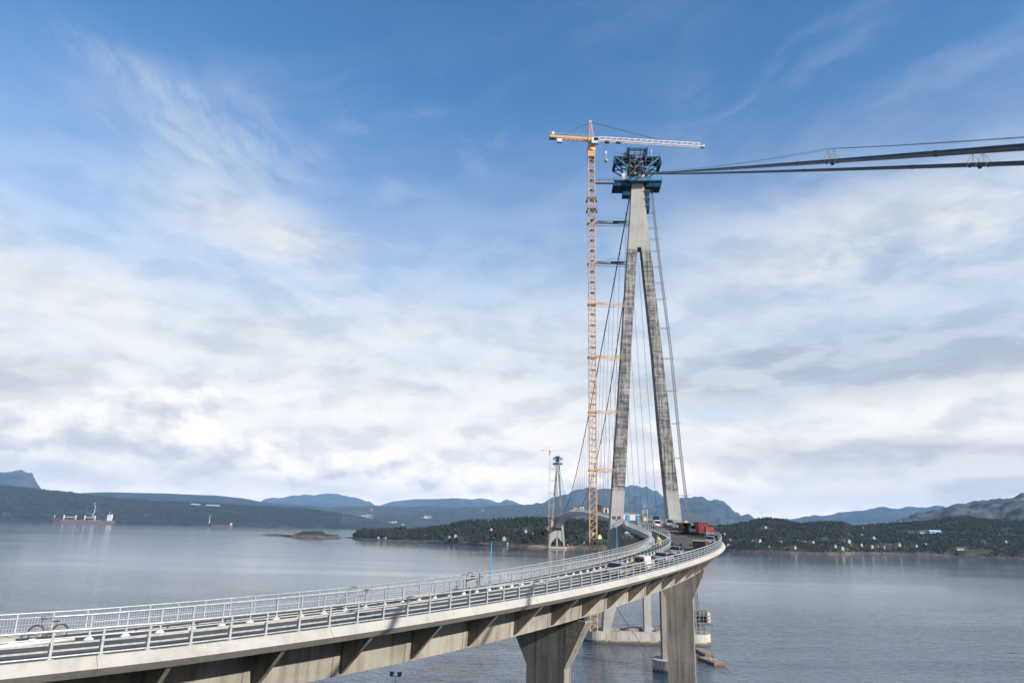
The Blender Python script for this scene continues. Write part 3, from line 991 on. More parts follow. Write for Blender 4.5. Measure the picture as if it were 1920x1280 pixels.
# faint chalky form marks on the nearest pier face: two short rows
fc = Vector((c2_.x, c2_.y, 0)) - t2_ * 1.004
rows_ = [[(0, 0, 0, 1), (0, .45, .55, 1), (.1, .5, .6, 0)], [(0, 0, 0, 1), (0, 1, .55, 1), (.55, 1, .55, .05), (0, 0, .55, 0)], [(.1, 0, .6, .1), (.6, .1, .6, .5), (.6, .5, .1, .6), (.1, .6, .1, 1), (.1, 1, .6, 1)], [(0, 0, 0, 1), (.55, 0, .55, 1), (0, 1, .55, 0)]]
rows2_ = [[(0, 0, 0, 1), (0, 1, .5, .8), (.5, .8, .5, .2), (.5, .2, 0, 0)], [(0, 0, 0, 1), (0, 1, .55, 1), (.55, 1, .55, 0), (.55, 0, 0, 0)], [(.3, 0, .3, 1), (0, 1, .6, 1)], [(0, 0, 0, 1), (0, 1, .5, 1), (0, .5, .4, .5), (0, 0, .5, 0)]]
for zr_, rw in ((zc2 - 1.75, rows_), (zc2 - 2.75, rows2_)):
    q = MB()
    for i, gl in enumerate(rw):
        for x0_, y0_, x1_, y1_ in gl:
            a = fc + n2_ * (3.05 + i * 0.42 + x0_ * 0.45); a.z = zr_ + y0_ * 0.42
            b_ = fc + n2_ * (3.05 + i * 0.42 + x1_ * 0.45); b_.z = zr_ + y1_ * 0.42
            q.beam(a, b_, 0.055, 0.012, t2_)
    q.build('form_mark', 'chalk', p2, False).data.transform(Matrix.Translation(-Vector(via.location)))

# pier 4 stands on a round foundation in the water
q = MB()
q.tube([(c4_.x, c4_.y, -0.9), (c4_.x, c4_.y, 3.05)], 5.3, 40)
fd = q.build('foundation', 'caisson_concrete', p4, False); fd.data.transform(Matrix.Translation(-Vector(via.location)))

# road and footway surfaces
q = MB(); sweep(q, [(0.40, -0.114), (10.96, -0.114)], closed=False)
tag(q.build('road', 'asphalt'), kind='structure')
q = MB(); sweep(q, [(11.03, 0.006), (15.03, 0.006)], closed=False)
tag(q.build('footpath', 'black_membrane'), kind='structure')

# ------------------------------------------------------------------ railings
SP = 2.632422
PS0 = -6.348636
NH, OH, IH = 1.51, 1.57, 1.73
STEEL = 'galvanised_steel'


def rail_line(w, z, r, s0, s1, name, parent, n=6, step=1.5):
    k = max(2, int((s1 - s0) / step))
    q = MB()
    q.tube([vw(s0 + (s1 - s0) * i / k, w, z) for i in range(k + 1)], r, n)
    return q.build(name, STEEL, parent, True, smooth=True)


def beam_line(w, z, hh, tt, s0, s1, name, parent, step=1.5):
    k = max(2, int((s1 - s0) / step))
    q = MB()
    q.loft([[vw(s0 + (s1 - s0) * i / k, w + a * tt / 2, z + b_ * hh / 2) for a, b_ in ((-1, -1), (1, -0.8), (0.4, 0), (1, 0.8), (-1, 1))] for i in range(k + 1)])
    return q.build(name, STEEL, parent, True)


near_rail = thing('railing', 'outer road railing along the bright concrete edge, with thick top tube and double beams', 'railing', vw(0, 0))
ra, rb = PS0 - 8 * SP, PS0 + 88 * SP
post_me = MB().box((0, 0, NH / 2), (0.15, 0.10, NH)).mesh('railing_post', STEEL)
foot_me = MB().box((0, 0, 0.02), (0.36, 0.30, 0.05)).mesh('railing_foot', STEEL)
for i in range(-8, 88):
    s = PS0 + SP * i
    if s > S1V - 0.5: break
    p = lk('post', post_me, near_rail, vw(s, 0.0) - near_rail.location, -vhead(s) + math.pi / 2)
    if s < 70: lk('foot_plate', foot_me, p)
rb = min(rb, S1V - 0.5)
rail_line(0.0, NH, 0.085, ra, rb, 'top_rail', near_rail, 8)
rail_line(0.0, NH * 0.74, 0.048, ra, rb, 'middle_rail', near_rail)
rail_line(0.02, 0.13, 0.055, ra, rb, 'bottom_rail', near_rail)
beam_line(0.20, 0.80, 0.105, 0.09, ra, rb, 'guard_beam', near_rail)
beam_line(0.20, 0.44, 0.105, 0.09, ra, rb, 'guard_beam', near_rail)

W1 = 11.42
mid_rail = thing('railing', 'barrier between the road and the black footway, on splayed white feet', 'railing', vw(0, W1))
ipost = MB().box((0, 0, IH / 2), (0.13, 0.10, IH)).mesh('barrier_post', STEEL)
ifoot = MB()
ifoot.hexa([(-.34, -.13, 0), (.34, -.13, 0), (.34, .13, 0), (-.34, .13, 0), (-.09, -.08, .26), (.09, -.08, .26), (.09, .08, .26), (-.09, .08, .26)])
ifoot = ifoot.mesh('barrier_foot', 'white_paint')
ISP = 2.632
i0 = 0
for i in range(-1, 88):
    s = -0.85 + ISP * i
    if s < -2.5 or s > S1V - 0.5: continue
    p = lk('post', ipost, mid_rail, vw(s, W1) - mid_rail.location, -vhead(s) + math.pi / 2)
    lk('foot', ifoot, p)
rail_line(W1, IH, 0.085, -4.3, rb, 'top_rail', mid_rail, 8)
rail_line(W1, IH * 0.70, 0.04, -1.6, rb, 'middle_rail', mid_rail)
beam_line(W1 - 0.18, 0.52, 0.10, 0.09, 26.0, rb, 'guard_beam', mid_rail)

out_rail = thing('railing', 'footway railing on the far edge of the viaduct, filled with upright wires', 'railing', vw(0, W2))
ZI = 0.30
opost = MB().box((0, 0, OH / 2), (0.11, 0.09, OH)).mesh('footway_post', STEEL)
so0 = -30.0
for i in range(0, 106):
    s = so0 + 2.52 * i
    if s > S1V - 0.5: break
    lk('post', opost, out_rail, vw(s, W2, ZI) - out_rail.location, -vhead(s) + math.pi / 2)
rail_line(W2, ZI + OH, 0.065, so0, rb, 'top_rail', out_rail, 8)
rail_line(W2, ZI + OH * 0.80, 0.035, so0, rb, 'middle_rail', out_rail)
rail_line(W2, ZI + 0.06, 0.035, so0, rb, 'bottom_rail', out_rail)
q = MB()
s = so0
while s < rb - 0.3:
    a, b_ = vw(s, W2, ZI + 0.06), vw(s, W2, ZI + OH * 0.80)
    q.beam(a, b_, 0.016, 0.016)
    s += 0.21 if s < 60 else 0.26
for zz in (0.32, 0.56, 0.80):
    k = 80
    q.tube([vw(so0 + (rb - so0) * i / k, W2, ZI + zz) for i in range(k + 1)], 0.009, 4)
w_ = q.build('wire_infill', 'rail_mesh', out_rail, True)
w_['kind'] = 'stuff'

# a length of barrier rail left lying where the middle barrier starts
lr = thing('loose_rail', 'spare length of white barrier tube lying where the middle barrier starts', 'rail', vw(-5.5, 11.2, -0.1))
q = MB()
a, b_ = vw(-9.5, 9.7, 0.08), vw(-2.0, 11.0, 0.20)
q.tube([a, b_], 0.15, 10)
q.build('tube', 'white_paint', lr, True, smooth=True)
for t in (0.45, 0.62):
    q = MB(); c = a.lerp(b_, t)
    q.box((c.x, c.y, c.z + 0.20), (0.42, 0.16, 0.20), -vhead(-5) + 1.57)
    q.build('clamp', 'white_paint', lr, True)

# ------------------------------------------------------------------ lamp posts
def lamp_post(name, label, p, hgt, group, rz=0.0, arms=1.3):
    t = thing(name, label, 'lamp post', p, rz, group)
    q = MB(); q.tube([(0, 0, 0), (0, 0, hgt * 0.45)], 0.075, 8); q.tube([(0, 0, hgt * 0.45), (0, 0, hgt)], 0.055, 8)
    q.build('pole', 'lamp_blue', t)
    MB().box((0, 0, 0.05), (0.34, 0.34, 0.1)).build('base_plate', 'lamp_blue', t)
    MB().beam((-arms / 2, 0, hgt), (arms / 2, 0, hgt), 0.09).build('cross_arm', 'lamp_blue', t)
    for sx, sy in ((-1, 0.1), (1, -0.1)):
        q = MB()
        x = sx * arms * 0.38
        q.hexa([(x - .26, -.26 + sy, hgt + .12), (x + .26, -.26 + sy, hgt + .12), (x + .26, .10 + sy, hgt + .12), (x - .26, .10 + sy, hgt + .12),
                (x - .32, -.10 + sy, hgt + .62), (x + .32, -.10 + sy, hgt + .62), (x + .32, .26 + sy, hgt + .62), (x - .32, .26 + sy, hgt + .62)])
        hd = q.build('floodlight', 'dark_steel', t)
        MB().box((x, -0.19 + sy, hgt + 0.36), (0.44, 0.03, 0.34)).build('lens', 'glass_sky', hd)
        MB().beam((x, 0, hgt), (x, 0.05 + sy, hgt + .2), 0.06).build('mount', 'dark_steel', hd)
    return t


LG = 'blue lamp posts with twin floodlights'
pz = vw(50.5, 13.9, 0.03)
lamp_post('lamp_post', 'blue lamp post with twin floodlights on the footway, seen against open water', pz, 5.75, LG, -0.5)
pz = vw(93.5, 13.2, 0.03)
lamp_post('lamp_post', 'blue lamp post with twin floodlights on the footway beside the tower leg', pz, 7.3, LG, -0.4)
pb = at_z(742.0, 1262, 15.0)
gz = max(-0.5, -2.0)
lamp_post('lamp_post', 'blue lamp post of which only the top shows below the girder at the bottom edge', (pb.x, pb.y, gz), 15.0 - 0.4 - gz, LG, 0.1, 1.5)
# ------------------------------------------------------------------ towers
SPAN = 1145.0
T1 = Vector((TX, TY, 0))
T2 = T1 + AX * SPAN


def tw(base, lat, al, z):
    return base + LN * lat + AX * al + Vector((0, 0, z))


def tower(base, label, plat_label, near=True, top=169.5):
    t = thing('bridge_tower', label, 'bridge tower', base)
    zs = [3.0, 41.0, 72.0, 100.0, 141.8]
    outer = [15.35, 12.2, 9.75, 7.55, 4.33]
    inner = [12.7, 7.8, 5.57, 3.97, 0.72]
    dep = [3.9, 3.3, 3.0, 2.8, 2.5]
    for sd in (-1, 1):
        q = MB()
        q.loft([[tw(base, sd * o, -d, z), tw(base, sd * i_, -d, z), tw(base, sd * i_, d, z), tw(base, sd * o, d, z)] for z, o, i_, d in zip(zs, outer, inner, dep)])
        q.build('leg', 'tower_concrete', t, True)
    q = MB()
    q.loft([[tw(base, -a, -d, z), tw(base, a, -d, z), tw(base, a, d, z), tw(base, -a, d, z)] for z, a, d in ((141.803, 4.33, 2.5), (156.0, 3.12, 2.35), (top, 2.35, 2.25))])
    q.build('head', 'tower_concrete', t, True)
    # cross wall below the deck with its inverted V opening
    q = MB()
    pts = [(-12.55, 4.2), (-11.0, 9.8), (-8.6, 13.6), (-1.2, 21.0), (-1.2, 33.5), (-9.0, 33.5), (-9.3, 31.0)]
    for sd in (-1, 1):
        fr = [tw(base, sd * a, -2.6, z) for a, z in pts]
        bk = [tw(base, sd * a, 2.6, z) for a, z in pts]
        q.loft([fr, bk])
    q.build('cross_wall', 'tower_concrete', t, True)
    q = MB(); q.loft([[tw(base, a, b_, z) for a, b_ in ((-1.19, -1.8), (1.19, -1.8), (1.19, 1.8), (-1.19, 1.8))] for z in (3.2, 33.4)])
    q.build('pillar', 'tower_concrete', t, True)
    # foundation in the water
    q = MB()
    R_ = 5.6 if near else 6.0
    hl = 15.8 if near else 13.5
    ring = []
    for k in range(13): ring.append((hl + R_ * math.cos(-math.pi / 2 + math.pi * k / 12) - 0.4, R_ * math.sin(-math.pi / 2 + math.pi * k / 12)))
    for k in range(13): ring.append((-hl + R_ * math.cos(math.pi / 2 + math.pi * k / 12) - 0.4, R_ * math.sin(math.pi / 2 + math.pi * k / 12)))
    q.loft([[tw(base, a, b_, z) for a, b_ in ring] for z in (-0.9, 3.25, 3.45)])
    q.build('foundation', 'caisson_concrete', t, True)
    # steel working platform round the head
    p = thing('work_platform', plat_label, 'platform', tw(base, 0, 0, top))
    lo = top - 170.0

    def blk(name, a0, a1, b0, b1, z0, z1, m, par=p, taper=0.0):
        k = MB()
        k.loft([[tw(base, a, b_, z0 + lo) for a, b_ in ((a0 + taper, b0 + taper), (a1 - taper, b0 + taper), (a1 - taper, b1 - taper), (a0 + taper, b1 - taper))],
                [tw(base, a, b_, z1 + lo) for a, b_ in ((a0, b0), (a1, b0), (a1, b1), (a0, b1))]])
        return k.build(name, m, par, True)
    blk('side_trough', -9.6, -2.7, -3.0, 3.0, 167.9, 170.0, 'blue_steel', taper=-0.25)
    blk('side_trough', 2.7, 9.4, -3.0, 3.0, 167.9, 170.0, 'blue_steel', taper=0.4)
    blk('lower_deck', -9.3, 9.4, -3.6, 3.6, 170.05, 170.6, 'blue_edge')
    blk('front_gallery', -4.2, 5.0, -4.9, -3.62, 169.4, 170.9, 'blue_edge')
    k = MB()
    for a in (-1.2, -0.2, 0.8, 1.8, 2.4):
        k.beam(tw(base, a, -4.96, 169.5 + lo), tw(base, a + 0.5, -4.96, 170.8 + lo), 0.10)
    k.beam(tw(base, -1.5, -4.96, 169.45 + lo), tw(base, 2.9, -4.96, 169.45 + lo), 0.12); k.beam(tw(base, -1.5, -4.96, 170.85 + lo), tw(base, 2.9, -4.96, 170.85 + lo), 0.12)
    k.build('gallery_frame', 'grey_steel', p, True)
    # railings of both decks
    k = MB()
    for zz, ext, b0 in ((170.6, 9.3, 3.6), (181.2, 9.0, 3.3)):
        for hh in (0.6, 1.15):
            for s_ in (-1, 1):
                k.beam(tw(base, -ext, s_ * b0, zz + hh + lo), tw(base, ext, s_ * b0, zz + hh + lo), 0.06)
                k.beam(tw(base, s_ * ext, -b0, zz + hh + lo), tw(base, s_ * ext, b0, zz + hh + lo), 0.06)
        for a in np.arange(-ext, ext + .1, 1.3):
            for s_ in (-1, 1): k.beam(tw(base, a, s_ * b0, zz + lo), tw(base, a, s_ * b0, zz + 1.15 + lo), 0.06)
    k.build('deck_railing', 'blue_edge', p, True)
    # saddle house: open scaffold crowded with gear
    rn = random.Random(3)
    k = MB()
    for a in (-3.2, -1.1, 1.1, 3.2):
        for b_ in (-3.6, 0, 3.6):
            k.beam(tw(base, a, b_, 170.5 + lo), tw(base, a, b_, 183.6 + lo), 0.28)
    for zz in (173.2, 176.0, 178.6, 181.2, 183.2):
        for b_ in (-3.6, 3.6):
            k.beam(tw(base, -3.2, b_, zz + lo), tw(base, 3.2, b_, zz + lo), 0.22)
        for a in (-3.2, 3.2): k.beam(tw(base, a, -3.6, zz + lo), tw(base, a, 3.6, zz + lo), 0.22)
    k.build('scaffold_frame', 'dark_steel', p, True)
    k = MB()
    for j in range(44):
        a, zz, b_ = rn.uniform(-3.2, 3.2), rn.uniform(172.2, 183), rn.choice([-3.75, -3.7, -3.0, -1.0])
        l = rn.uniform(0.6, 2.2)
        if rn.random() < .5: k.beam(tw(base, a, b_, zz + lo), tw(base, a + l * rn.choice([-.7, .7]), b_, zz + l * 0.8 + lo), 0.12)
        else: k.beam(tw(base, a, b_, zz + lo), tw(base, min(3.3, a + l), b_, zz + lo), 0.16)
    k.build('scaffold_brace', 'grey_steel', p, True)
    k = MB()
    for j in range(16):
        a, zz = rn.uniform(-2.7, 2.5), rn.uniform(171.2, 182)
        c = tw(base, a, rn.uniform(-2.6, 1), zz + lo)
        k.box(c, (rn.uniform(.6, 1.6), 1.2, rn.uniform(.5, 1.4)), -YAW)
    k.build('equipment', 'dark_steel', p, True)
    blk('saddle', -2.2, 2.2, -2.6, 2.6, 170.6, 174.6, 'dark_steel', taper=-0.3)
    k = MB()
    for j in range(7):
        c = tw(base, rn.uniform(-2.3, 2.4), -3.9, rn.uniform(171.3, 173.8) + lo); k.box(c, (rn.uniform(.4, .9), .3, rn.uniform(.4, .8)), -YAW)
    k.build('cable_clamp', 'white_paint', p, True)
    blk('top_cover', -4.1, -2.8, -4.2, 4.2, 181.3, 184.3, 'blue_steel', taper=0.35)
    blk('top_cover', 2.8, 4.1, -4.2, 4.2, 181.3, 184.3, 'blue_steel', taper=0.35)
    blk('roof_beam', -3.4, 3.4, -4.3, -3.7, 183.5, 184.3, 'blue_edge')
    blk('back_panel', -2.8, 2.8, 3.4, 3.7, 174.0, 184.0, 'blue_steel')
    # upper wings
    for s_ in (-1, 1):
        k = MB()
        ring = [(3.5, 180.9), (9.0, 180.9), (9.1, 180.6), (9.55, 177.9), (9.0, 177.6), (8.4, 177.8), (8.5, 180.1), (3.5, 180.1)]
        k.loft([[tw(base, s_ * a, b_, z + lo) for a, z in ring] for b_ in (-3.3, 3.3)])
        k.build('wing_deck', 'blue_steel', p, True)
        for b_ in (-3.1, 3.1):
            for (a0, z0, a1, z1) in ((9.2, 177.7, 3.5, 174.0), (8.4, 180.2, 3.4, 175.0), (6.2, 180.1, 4.2, 174.4), (9.2, 177.7, 3.5, 179.0)):
                kk = MB(); kk.beam(tw(base, s_ * a0, b_, z0 + lo), tw(base, s_ * a1, b_, z1 + lo), 0.34)
                kk.build('wing_brace', 'blue_edge' if a0 != 9.2 else 'blue_steel', p, True)
        kk = MB(); kk.beam(tw(base, s_ * 8.4, -3.4, 180.2 + lo), tw(base, s_ * 3.6, -3.4, 176.2 + lo), 0.22)
        kk.build('wing_brace', 'grey_steel', p, True)
    blk('cabin', -6.2, -5.0, -3.3, -1.6, 170.7, 173.4, 'white_paint')
    blk('generator', -4.9, -3.9, -3.4, -2.0, 170.7, 172.0, 'grey_steel')
    blk('cabin', -6.0, -4.2, -3.0, -1.0, 181.0, 182.6, 'grey_steel')
    k = MB(); k.tube([tw(base, 5.6, -3.0, 181 + lo), tw(base, 5.6, -3.0, 184.2 + lo)], 0.11, 6); k.build('mast', 'white_paint', p, True)
    # hanging parts below the lower deck
    blk('hanging_cage', -6.0, -2.95, -2.0, 1.2, 164.4, 166.0, 'blue_steel')
    k = MB()
    for a in (-5.9, -4.4, -2.9):
        for b_ in (-1.9, 1.1): k.beam(tw(base, a, b_, 165.95 + lo), tw(base, a, b_, 168.0 + lo), 0.16)
    k.build('hanging_frame', 'blue_steel', p, True)
    for z0, z1, a0, a1 in ((163.4, 166.2, 2.6, 4.6), (160.2, 163.0, 2.8, 4.6), (157.4, 160.0, 3.1, 4.5)):
        blk('hanging_stair', a0, a1, -2.6, 0.4, z0, z1, 'blue_steel', taper=0.25)
        blk('stair_landing', a0 - 0.2, a1 + 0.1, -2.8, 0.6, z1 + 0.02, z1 + 0.16, 'grey_steel')
    return t, p


tower1, plat1 = tower(T1, 'tall A-shaped concrete bridge tower nearest the camera, its legs stained dark', 'dark blue steel working platform crowning the near bridge tower', True, 169.5)
tower2, plat2 = tower(T2, 'small distant A-shaped bridge tower at the far end of the span', 'blue steel working platform on top of the small distant tower', False, 161.0)


# ------------------------------------------------------------------ tower cranes
def crane(base_lat, al, base, z_jib, name, label, z_foot, ties, near=True, tie_to=None):
    b0 = tw(base, base_lat, al, 0)
    c = thing(name, label, 'tower crane', b0 + Vector((0, 0, z_foot)))
    W = 1.22
    r = 0.13 if near else 0.20

    def pt(x, y, z): return b0 + LN * x + AX * y + Vector((0, 0, z))
    sec = 4.25
    n = int((z_jib - 4.0 - z_foot) / sec)
    top = z_foot + n * sec
    if near:
        for k in range(n):
            z0, z1 = z_foot + k * sec, z_foot + (k + 1) * sec
            m = MB()
            for sx in (-1, 1):
                for sy in (-1, 1): m.beam(pt(sx * W, sy * W, z0), pt(sx * W, sy * W, z1), 0.25)
            for i in range(2):
                za, zb = z0 + i * sec / 2, z0 + (i + 1) * sec / 2
                for sy in (-1, 1):
                    m.beam(pt(-W, sy * W, za), pt(W, sy * W, zb), r); m.beam(pt(-W, sy * W, zb), pt(W, sy * W, zb), r)
                for sx in (-1, 1):
                    m.beam(pt(sx * W, W, za), pt(sx * W, -W, zb), r); m.beam(pt(sx * W, -W, zb), pt(sx * W, W, zb), r)
            o = m.build('mast_section', 'crane_orange' if z0 < 62 else 'crane_skylit', c, True)  # upper mast takes the orange with sky light painted in
            m = MB(); m.box(pt(0.25, 0.3, z0 + 0.2), (1.5, 1.4, 0.12), -YAW); m.beam(pt(-.6, -.4, z0 + .2), pt(.3, -.4, z1), 0.3, 0.08)
            m.build('ladder', 'crane_dark', o, True).parent = o
    else:
        m = MB()
        for sx in (-1, 1):
            for sy in (-1, 1): m.beam(pt(sx * W, sy * W, z_foot), pt(sx * W, sy * W, top), 0.3)
        for k in range(n):
            z0, z1 = z_foot + k * sec, z_foot + (k + 1) * sec
            for sy in (-1, 1): m.beam(pt(-W, sy * W, z0), pt(W, sy * W, z1), r); m.beam(pt(-W, sy * W, z1), pt(W, sy * W, z1), r)
        m.build('mast', 'crane_skylit', c, True)
    # slewing head, cab, apex
    m = MB(); m.tube([pt(0, 0, top), pt(0, 0, top + 1.5)], 1.7, 12); m.build('slewing_ring', 'crane_orange', c, True)
    m = MB(); m.loft([[pt(a, b_, z) for a, b_ in ((-1.3, -1.3), (1.3, -1.3), (1.3, 1.3), (-1.3, 1.3))] for z in (top + 1.5, z_jib + 0.6)]); m.build('turntable', 'crane_orange', c, True)
    m = MB(); m.box(pt(1.3, -2.1, z_jib - 1.6), (2.6, 1.8, 2.6), -YAW); cb = m.build('cab', 'white_paint', c, True)
    m = MB(); m.box(pt(1.75, -2.2, z_jib - 1.2), (1.75, 1.68, 1.3), -YAW); m.build('cab_window', 'glass_dark', cb, True).parent = cb
    J_ = 0.0697
    JX, JY = Vector((math.cos(J_), math.sin(J_), 0)), Vector((-math.sin(J_), math.cos(J_), 0))

    def pj(x, y, z): return b0 + JX * x + JY * y + Vector((0, 0, z))
    za = z_jib + 8.2
    m = MB()
    for sx in (-1, 1):
        for sy in (-1, 1): m.beam(pj(sx * 1.0, sy * 1.0, z_jib + 0.5), pj(-0.35 + sx * 0.35, sy * 0.35, za), 0.20)
    for i in range(6):
        t0, t1 = i / 6, (i + 1) / 6
        for sy in (-1, 1):
            w0, w1_ = 1.0 - .65 * t0, 1.0 - .65 * t1
            z0, z1 = z_jib + .5 + 7.7 * t0, z_jib + .5 + 7.7 * t1
            sgn = 1 if i % 2 else -1
            m.beam(pj(-sgn * w0 - .35 * t0, sy * w0, z0), pj(sgn * w1_ - .35 * t1, sy * w1_, z1), 0.12)
    m.box(pj(-.4, 0, za + .1), (1.1, 1.0, 1.0), 0.0697)
    m.build('apex_frame', 'crane_skylit', c, True)
    # jib
    JL = 45.8
    bays = 18
    m = MB()
    zt, zb_ = z_jib + 1.85, z_jib + 0.1
    for k in range(bays):
        x0, x1 = 2.4 + (JL - 2.4) * k / bays, 2.4 + (JL - 2.4) * (k + 1) / bays
        for sy in (-1, 1):
            m.beam(pj(x0, sy * .7, zb_), pj(x1, sy * .7, zb_), 0.24)
            m.beam(pj(x0, sy * .7, zb_), pj((x0 + x1) / 2, 0, zt), 0.14); m.beam(pj((x0 + x1) / 2, 0, zt), pj(x1, sy * .7, zb_), 0.14)
        m.beam(pj(x0, -.7, zb_), pj(x1, .7, zb_), 0.09); m.beam(pj(x1, -.7, zb_), pj(x1, .7, zb_), 0.09)
        if k < bays - 1: m.beam(pj((x0 + x1) / 2, 0, zt), pj((x0 + x1) / 2 + (JL - 2.4) / bays, 0, zt), 0.24)
    m.beam(pj(1.0, 0, z_jib + .3), pj(3.5, 0, zt), 0.17)
    m.build('jib', 'crane_pink', c, True)
    m = MB(); m.box(pj(JL + .2, 0, zb_ + .2), (0.6, 1.6, 0.8), 0.0697); m.build('jib_end', 'crane_pink', c, True)
    # counter jib
    m = MB()
    for sy in (-1, 1): m.beam(pj(-1, sy * .8, z_jib + .3), pj(-16.8, sy * .8, z_jib + .3), 0.30, 0.85)
    for k in range(9): m.beam(pj(-1.5 - k * 1.8, -.8, z_jib + .3), pj(-1.5 - k * 1.8, .8, z_jib + .3), 0.2)
    m.build('counter_jib', 'crane_orange', c, True)
    m = MB()
    for hh in (.5, 1.0):
        for sy in (-1, 1): m.beam(pj(-2, sy * 1.2, z_jib + .75 + hh), pj(-16.6, sy * 1.2, z_jib + .75 + hh), 0.05)
    for k in range(9):
        for sy in (-1, 1): m.beam(pj(-2 - k * 1.8, sy * 1.2, z_jib + .75), pj(-2 - k * 1.8, sy * 1.2, z_jib + 1.75), 0.05)
    m.build('walkway_rail', 'crane_orange', c, True)
    m = MB(); m.box(pj(-15.6, 0, z_jib + .2), (2.6, 1.35, 1.5), 0.0697); m.build('winch', 'crane_dark', c, True)
    m = MB(); m.box(pj(-12.8, 0, z_jib - 1.0), (1.9, 1.3, 1.7), 0.0697); m.build('counterweight', 'white_paint', c, True)
    m = MB(); m.box(pj(-15.4, 0, z_jib + 1.9), (0.9, 0.9, 1.5), 0.0697); m.build('drive_box', 'white_paint', c, True)
    # tie bars
    m = MB(); m.beam(pj(-.2, 0, za), pj(29.5, 0, zt), 0.16 if near else .1); m.build('jib_tie', 'thin_wire', c, True)
    m = MB()
    for sy in (-1, 1): m.beam(pj(-.6, 0, za - .3), pj(-13.0, sy * .7, z_jib + .8), 0.06)
    m.build('counter_tie', 'thin_wire', c, True)
    # trolley, rope and hook
    m = MB(); m.box(pj(6.4, 0, z_jib - .35), (1.7, 1.5, .5), 0.0697); m.box(pj(11.0, 0, z_jib - .3), (2.0, 1.3, .35), 0.0697); m.build('trolley', 'crane_dark', c, True)
    if near:
        hk = MB(); hk.tube([pj(6.0, 0, z_jib - .4), pj(6.0, 0, z_jib - 4.6)], 0.035, 4); hk.build('hoist_rope', 'thin_wire', c, True)
        hb = MB(); hb.box(pj(6.0, 0, z_jib - 5.1), (.55, .5, 1.2), 0.0697); ho_ = hb.build('hook_block', 'white_paint', c, True)
        k = MB(); k.tube([pj(6.0, 0, z_jib - 5.7), pj(6.0, 0, z_jib - 8.0)], 0.11, 6); k.ball(pj(6.0, 0, z_jib - 8.7), 0.85, 10, 8, (1, 1, .8)); k.build('hook_ball', 'crane_orange', ho_, True).parent = ho_
        # climbing collar
        for z0 in (z_jib - 30.5, z_jib - 26.0):
            m = MB()
            for sx in (-1, 1):
                m.box(pt(sx * 1.6, 0, z0), (0.22, 3.2, .3), -YAW); m.box(pt(0, sx * 1.6, z0), (3.2, .22, .3), -YAW); m.box(pt(sx * 1.9, 0, z0 - .8), (.5, 2.2, .1), -YAW)
                for ky in (-1.5, -.5, .5, 1.5): m.beam(pt(sx * 1.75, ky, z0 - .8), pt(sx * 1.75, ky, z0 + 1.0), .09)
                m.beam(pt(sx * 1.75, -1.6, z0 + 1.0), pt(sx * 1.75, 1.6, z0 + 1.0), .08)
            m.build('climbing_collar', 'rust', c, True)
        m = MB(); m.box(pt(0, 0, top - 1.6), (2.9, 2.9, 2.4), -YAW); m.build('top_collar', 'crane_orange', c, True)
    # ties to the tower leg
    for z in ties:
        lat_to = -float(np.interp(z, [3, 41, 72, 100, 141.8, 156, 170], [15.35, 12.2, 9.75, 7.55, 4.33, 3.12, 2.35])) - base_lat
        m = MB()
        for zz in (z - .55, z + .35):
            for sy, ty in ((-1, -1.5), (1, 1.5)):
                m.beam(pt(W, sy * W, zz), pt(lat_to, ty + (0 if near else 0), zz), 0.15 if near else .3)
        m.beam(pt(W, -W, z + .35), pt(lat_to * .62, -1.3, z - .55), .16); m.beam(pt(lat_to * .62, -1.3, z - .55), pt(lat_to, -1.5, z + .35), .16)
        m.beam(pt(W, -W, z), pt(lat_to, 1.5, z), 0.16)
        tie = m.build('mast_tie', 'dark_steel' if (near and z > 130) else 'crane_orange', c, True)
        if near:
            k = MB()
            for sx in (-1, 1):
                k.box(pt(sx * 1.5, 0, z - .1), (.32, 3.3, .5), -YAW); k.box(pt(0, sx * 1.5, z - .1), (3.3, .32, .5), -YAW)
            k.build('tie_collar', 'crane_orange', tie, True).parent = tie
            if z > 130:
                k = MB()
                k.box(pt(lat_to * .72, 0, z + .55), (5.0, 1.6, .12), -YAW)
                for a in np.linspace(.45, .97, 5): k.beam(pt(lat_to * a, -.8, z + .55), pt(lat_to * a, -.8, z + 1.7), .05)
                k.beam(pt(lat_to * .45, -.8, z + 1.7), pt(lat_to * .97, -.8, z + 1.7), .05)
                k.build('tie_walkway', 'dark_steel', tie, True).parent = tie
    return c


crane1 = crane(-18.45, -4.0, T1, 187.0, 'tower_crane', 'tall orange lattice tower crane standing against the near bridge tower', 3.45, (151.0, 134.3, 118.0, 97.6, 77.2, 56.5), True)
crane2 = crane(-15.8, -4.0, T2, 185.0, 'tower_crane', 'tiny pale orange tower crane beside the distant bridge tower', 3.0, (150, 128, 104, 80, 52), False)

# footbridge from the crane mast to the platform
fbg = thing('footbridge', 'short grey footbridge from the crane mast to the blue platform', 'footbridge', tw(T1, -13, -3, 168.6))
q = MB(); q.beam(tw(T1, -17.1, -3, 168.8), tw(T1, -9.4, -3, 168.8), 1.4, 0.55); q.build('deck', 'grey_steel', fbg, True)
q = MB()
for sy in (-3.7, -2.3):
    for zz in (.9, 1.5): q.beam(tw(T1, -17.1, sy, 168.8 + zz), tw(T1, -9.4, sy, 168.8 + zz), 0.06)
    for a in np.linspace(-17, -9.5, 6): q.beam(tw(T1, a, sy, 168.8), tw(T1, a, sy, 170.3), 0.05)
q.build('handrail', 'dark_steel', fbg, True)

